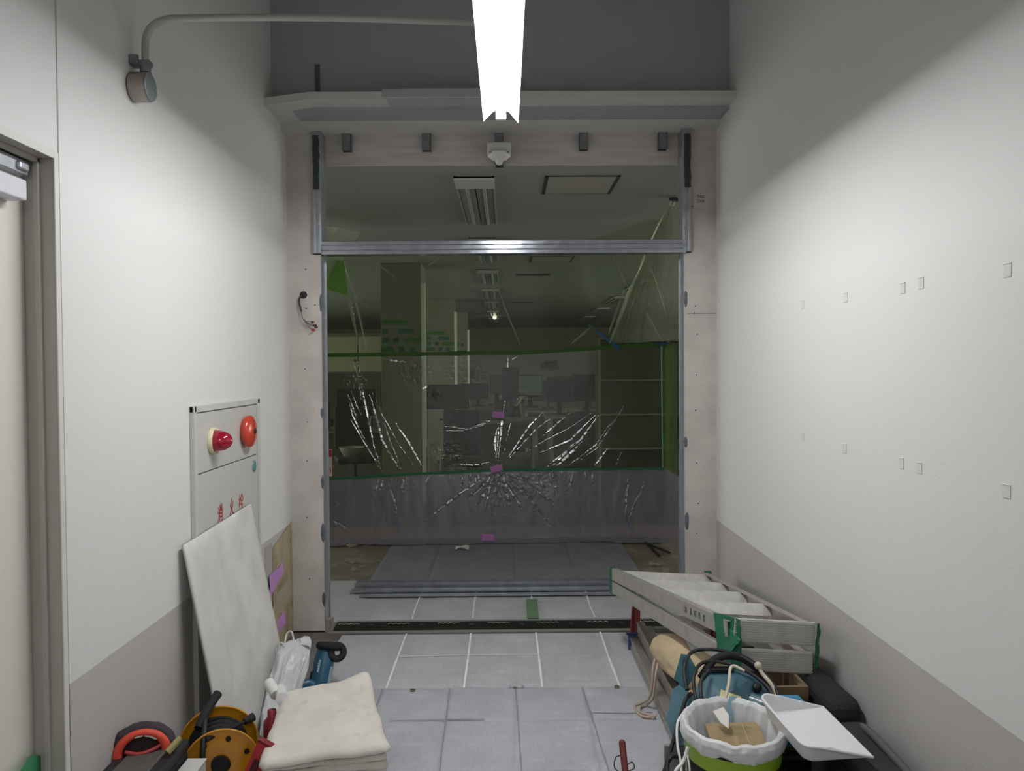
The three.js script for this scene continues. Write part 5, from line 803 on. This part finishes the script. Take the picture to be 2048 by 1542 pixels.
  part('strip', tube([[0.80, 0.470, -2.690], [0.765, 0.480, -2.710], [0.73, 0.440, -2.635], [0.695, 0.390, -2.580], [0.68, 0.355, -2.560]], 0.0055, 40, 6).scale(1, 1, 1), mTie, tie); part('strip', tube([[0.855, 0.485, -2.730], [0.865, 0.455, -2.710], [0.885, 0.430, -2.680], [0.90, 0.395, -2.660]], 0.007, 30, 6), mTie, tie); part('knot', lump(new THREE.SphereGeometry(0.012, 12, 10).toNonIndexed().translate(0.856, 0.475, -2.722), 0.006, 60, 2), mTie, tie);

  // bin with liner
  const bx = 0.686, bz = -2.45;
  const bn = thing('waste_bin', 'black bin with lime band and white liner in the foreground', 'bin', undefined, [bx, 0, bz]); bn.rotation.x = 0.05; bn.scale.y = 0.945;
  const el2 = (r, y) => new THREE.Vector2(r, y);
  part('bin_body', new THREE.LatheGeometry([el2(0, 0.012), el2(0.112, 0.012), el2(0.118, 0.02), el2(0.144, 0.425), el2(0.148, 0.43), el2(0.140, 0.43), el2(0.112, 0.03), el2(0, 0.03)], 56).scale(1, 1, 1.06).toNonIndexed(), M.rubber, bn);
  part('lime_band', new THREE.LatheGeometry([el2(0.139, 0.335), el2(0.1425, 0.338), el2(0.1462, 0.385), el2(0.144, 0.389)], 56).scale(1, 1, 1.06).toNonIndexed(), MM(0x8fb02c, 0.4), bn, 'lime green band');
  const ln = thing('bin_liner', 'white plastic liner folded over the rim of the black bin', 'bin liner', undefined, [bx, 0, bz]); ln.rotation.x = 0.05; ln.scale.y = 0.945;
  const mLin = MP(0xf0f1f3, 0.35, { transmission: 0.2, thickness: 0 });
  const prof = [[0.151, 0.392], [0.156, 0.405], [0.157, 0.425], [0.152, 0.441], [0.143, 0.445], [0.133, 0.432], [0.126, 0.39], [0.120, 0.33], [0.114, 0.26], [0.098, 0.225], [0.0, 0.22]];
  part('liner_skin', grid(180, 60, (u, v) => { const a = u * Math.PI * 2, t = v * (prof.length - 1), i = Math.min(prof.length - 2, Math.floor(t)), f = t - i; let r = lerp(prof[i][0], prof[i + 1][0], f), y = lerp(prof[i][1], prof[i + 1][1], f); const inner = smooth(0.4, 0.7, v) * (1 - smooth(0.85, 1, v)); const c = Math.cos(a), s = Math.sin(a); r += 0.006 * fbm(c * 3, s * 3, v * 2, 3) + inner * 0.018 * Math.sin(a * 13 + 3 * fbm(c * 2, s * 2, v * 3)) * (0.4 + 0.6 * fbm(c * 4, s * 4, 2)) + (1 - inner) * 0.005 * fbm(c * 9, s * 9, v * 6) + 0.0022 * fbm(c * 10 + v * 3, s * 10, v * 8, 3); y += 0.006 * fbm(c * 4, s * 4, 7, 3) * (1 - smooth(0.7, 1, v)) - (v < 0.1 ? 0.012 * fbm(c * 3, s * 3, 9) : 0); return [c * Math.max(0, r), y, s * Math.max(0, r) * 1.06]; }), mLin, ln);
  const tieM = MM(0xf2f2f0, 0.6);
  part('drawstring', tube([[-0.14, 0.435, -0.06], [-0.162, 0.42, -0.03], [-0.172, 0.37, 0.02], [-0.168, 0.33, 0.05], [-0.172, 0.30, 0.07]], 0.004, 50, 6), tieM, ln); part('drawstring', tube([[-0.15, 0.39, 0.06], [-0.168, 0.345, 0.07], [-0.19, 0.325, 0.08], [-0.20, 0.28, 0.085]], 0.005, 40, 6), tieM, ln); part('drawstring', tube([[-0.155, 0.38, 0.06], [-0.15, 0.33, 0.085], [-0.152, 0.28, 0.09]], 0.003, 30, 6), tieM, ln);
  part('blue_tape', grid(6, 16, (u, v) => [lerp(0.03, 0.055, u) - 0.03 * v, lerp(0.45, 0.33, v), -0.146 + 0.022 * v], 0.001), MM(0x9cc3d8, 0.4), ln, 'pale blue tape inside the liner');
  const cd = thing('cardboard_scrap', 'brown cardboard piece stuffed into the lined bin', 'cardboard', undefined, [bx + 0.02, 0.345, bz + 0.005]); cd.rotation.set(0.38, 0.05, -0.04);
  part('sheet', box(-0.085, 0.085, 0, 0.006, -0.07, 0.075, 0.001), MM(0xbcb09c, 0.85, { map: tiled(tCard, 4) }), cd); part('crease', box(0.03, 0.032, 0.006, 0.008, -0.07, 0.075), MM(0xbfae92, 0.85), cd);
  const ps = single('plaster_scrap', new THREE.ExtrudeGeometry((() => { const s = new THREE.Shape(); [[0, 0.022], [0.035, 0.035], [0.048, 0.01], [0.04, -0.03], [0.03, -0.022], [0.018, -0.012]].forEach(([a, b], i) => i ? s.lineTo(a, b) : s.moveTo(a, b)); return s; })(), { depth: 0.006, bevelEnabled: false }).rotateX(-0.7).translate(bx - 0.045, 0.40, bz - 0.03), MM(0xefebe4, 0.8), 'pointed white plaster scrap on the cardboard in the bin', 'scrap');

  // dustpan
  const dp = thing('dust_pan', 'white plastic dustpan resting on the heap by the wall', 'dustpan', undefined, [0.90, 0.405, -2.36]);
  dp.rotation.set(0.14, 0.16, -0.03); dp.scale.setScalar(0.86);
  const W = 0.15, D0 = -0.10, D1 = 0.135, rc = 0.035, out = [];
  out.push([D1, -W]); out.push([D0 + rc, -W * 0.96]);
  for (let i = 1; i <= 6; i++) { const a = i / 6 * Math.PI / 2; out.push([D0 + rc - Math.sin(a) * rc, -W * 0.96 + (1 - Math.cos(a)) * rc]); }
  for (let i = 0; i <= 6; i++) { const a = i / 6 * Math.PI / 2; out.push([D0 + rc - Math.cos(a) * rc, W * 0.96 - rc + Math.sin(a) * rc]); }
  out.push([D1, W]);
  const sh = new THREE.Shape(); out.forEach(([x, z], i) => i ? sh.lineTo(x, -z) : sh.moveTo(x, -z));
  part('pan_floor', new THREE.ExtrudeGeometry(sh, { depth: 0.005, bevelEnabled: false }).rotateX(-Math.PI / 2), M.plastic, dp);
  part('pan_wall', grid(72, 10, (u, v) => { const t = u * (out.length - 1), i = Math.min(out.length - 2, Math.floor(t)), f = t - i, x = lerp(out[i][0], out[i + 1][0], f), z = lerp(out[i][1], out[i + 1][1], f); const h = 0.062 * smooth(D1 + 0.01, D0 + 0.02, x); const k = 1 + 0.12 * v * smooth(D1, D0, x); return [x + (x < D0 + 0.05 ? -0.018 * v : 0), h * v, z * k]; }, 0.004), M.plastic, dp);
  part('pan_rim', tube(out.map(([x, z]) => { const h = 0.062 * smooth(D1 + 0.01, D0 + 0.02, x), k = 1 + 0.12 * smooth(D1, D0, x); return [x + (x < D0 + 0.05 ? -0.018 : 0), h, z * k]; }), 0.005, 120, 8), M.plastic, dp);

  // dark bags along the wall
  const bg = (name, label, c, s, k, m, cat) => { const t = thing(name, label, cat); const g = lump(box(c[0] - s[0], c[0] + s[0], c[1] - s[1], c[1] + s[1], c[2] - s[2], c[2] + s[2], 0.05), 0.012, 9, k); part('shell', g, m, t); return t; };
  const tool = bg('tool_bag', 'black fabric tool bag along the wall behind the dustpan', [1.075, 0.17, -2.32], [0.10, 0.15, 0.28], 1, MM(0x1a1a1d, 0.85), 'bag');
  part('flap', lump(new RoundedBoxGeometry(0.16, 0.03, 0.46, 3, 0.014).translate(1.07, 0.33, -2.35), 0.006, 14, 3), MM(0x2a2a2d, 0.8), tool); part('strap', tube([[1.15, 0.32, -2.6], [1.13, 0.352, -2.5], [1.13, 0.35, -2.3], [1.15, 0.32, -2.15]], 0.012, 40, 8), MM(0x5b595c, 0.8), tool, 'grey strap');
  const low = bg('rubber_mat_roll', 'rolled black rubber mat at the wall foot in the foreground', [1.05, 0.13, -1.86], [0.13, 0.125, 0.17], 5, M.rubber, 'mat');
  part('edge_line', tube([[1.12, 0.262, -2.0], [1.14, 0.262, -1.9], [1.14, 0.26, -1.8]], 0.003, 20, 6), MM(0x8a8a8c, 0.5), low);
  const bc = bg('soft_case', 'black soft case wedged between the wooden crate and the wall', [1.125, 0.295, -2.84], [0.062, 0.09, 0.21], 9, MM(0x1f1f22, 0.85), 'case');
  part('zip', tube([[1.075, 0.33, -3.03], [1.068, 0.335, -2.85], [1.075, 0.33, -2.65]], 0.004, 30, 6), M.steelDull, bc);
  single('blue_cloth', lump(new RoundedBoxGeometry(0.09, 0.16, 0.06, 3, 0.02).translate(0.93, 0.33, -2.62), 0.012, 18, 3), MM(0x3f7fa0, 0.8), 'blue cloth squeezed beside the wooden crate', 'cloth');
  single('blue_cloth', lump(new ConvexGeometry([V(0.80, 0.36, -2.12), V(0.90, 0.365, -2.10), V(0.86, 0.29, -2.04), V(0.82, 0.3, -2.14), V(0.9, 0.3, -2.14)]), 0.002, 18, 3), MM(0x2f6f90, 0.8), 'blue cloth corner under the dustpan', 'cloth');
  const ub = thing('tool_crate', 'black plastic crate under the dustpan in the foreground', 'crate', undefined, [0.87, 0, -2.2]);
  part('crate_body', box(-0.055, 0.075, 0.01, 0.29, -0.16, 0.14, 0.008), M.rubber, ub); part('crate_lip', box(-0.058, 0.078, 0.27, 0.295, -0.163, 0.143, 0.006), M.dark, ub);
  single('wood_strip', beam(V(0.80, 0.345, -2.09), V(0.86, 0.30, -1.97), 0.018, 0.012), MM(0x9a6c48, 0.7), 'thin wooden strip poking out under the dustpan', 'wood strip');
  const pl = thing('red_pole', 'thin rust red pole with wire loop standing in the foreground', 'pole');
  part('shaft', rod(V(0.372, 0.002, -2.30), V(0.358, 0.318, -2.50), 0.0105, 0.0105, 16), MM(0x6a2c26, 0.5), pl); part('tip', new THREE.SphereGeometry(0.0108, 14, 10).toNonIndexed().translate(0.358, 0.318, -2.50), MM(0x5a2a26, 0.5), pl);
  part('wire_loop', tube([[0.358, 0.29, -2.482], [0.335, 0.285, -2.475], [0.328, 0.262, -2.46], [0.345, 0.252, -2.45], [0.362, 0.262, -2.462], [0.385, 0.272, -2.47], [0.39, 0.258, -2.462], [0.372, 0.252, -2.455]], 0.0018, 60, 6), M.dark, pl);
}
renderer.render(scene, camera);
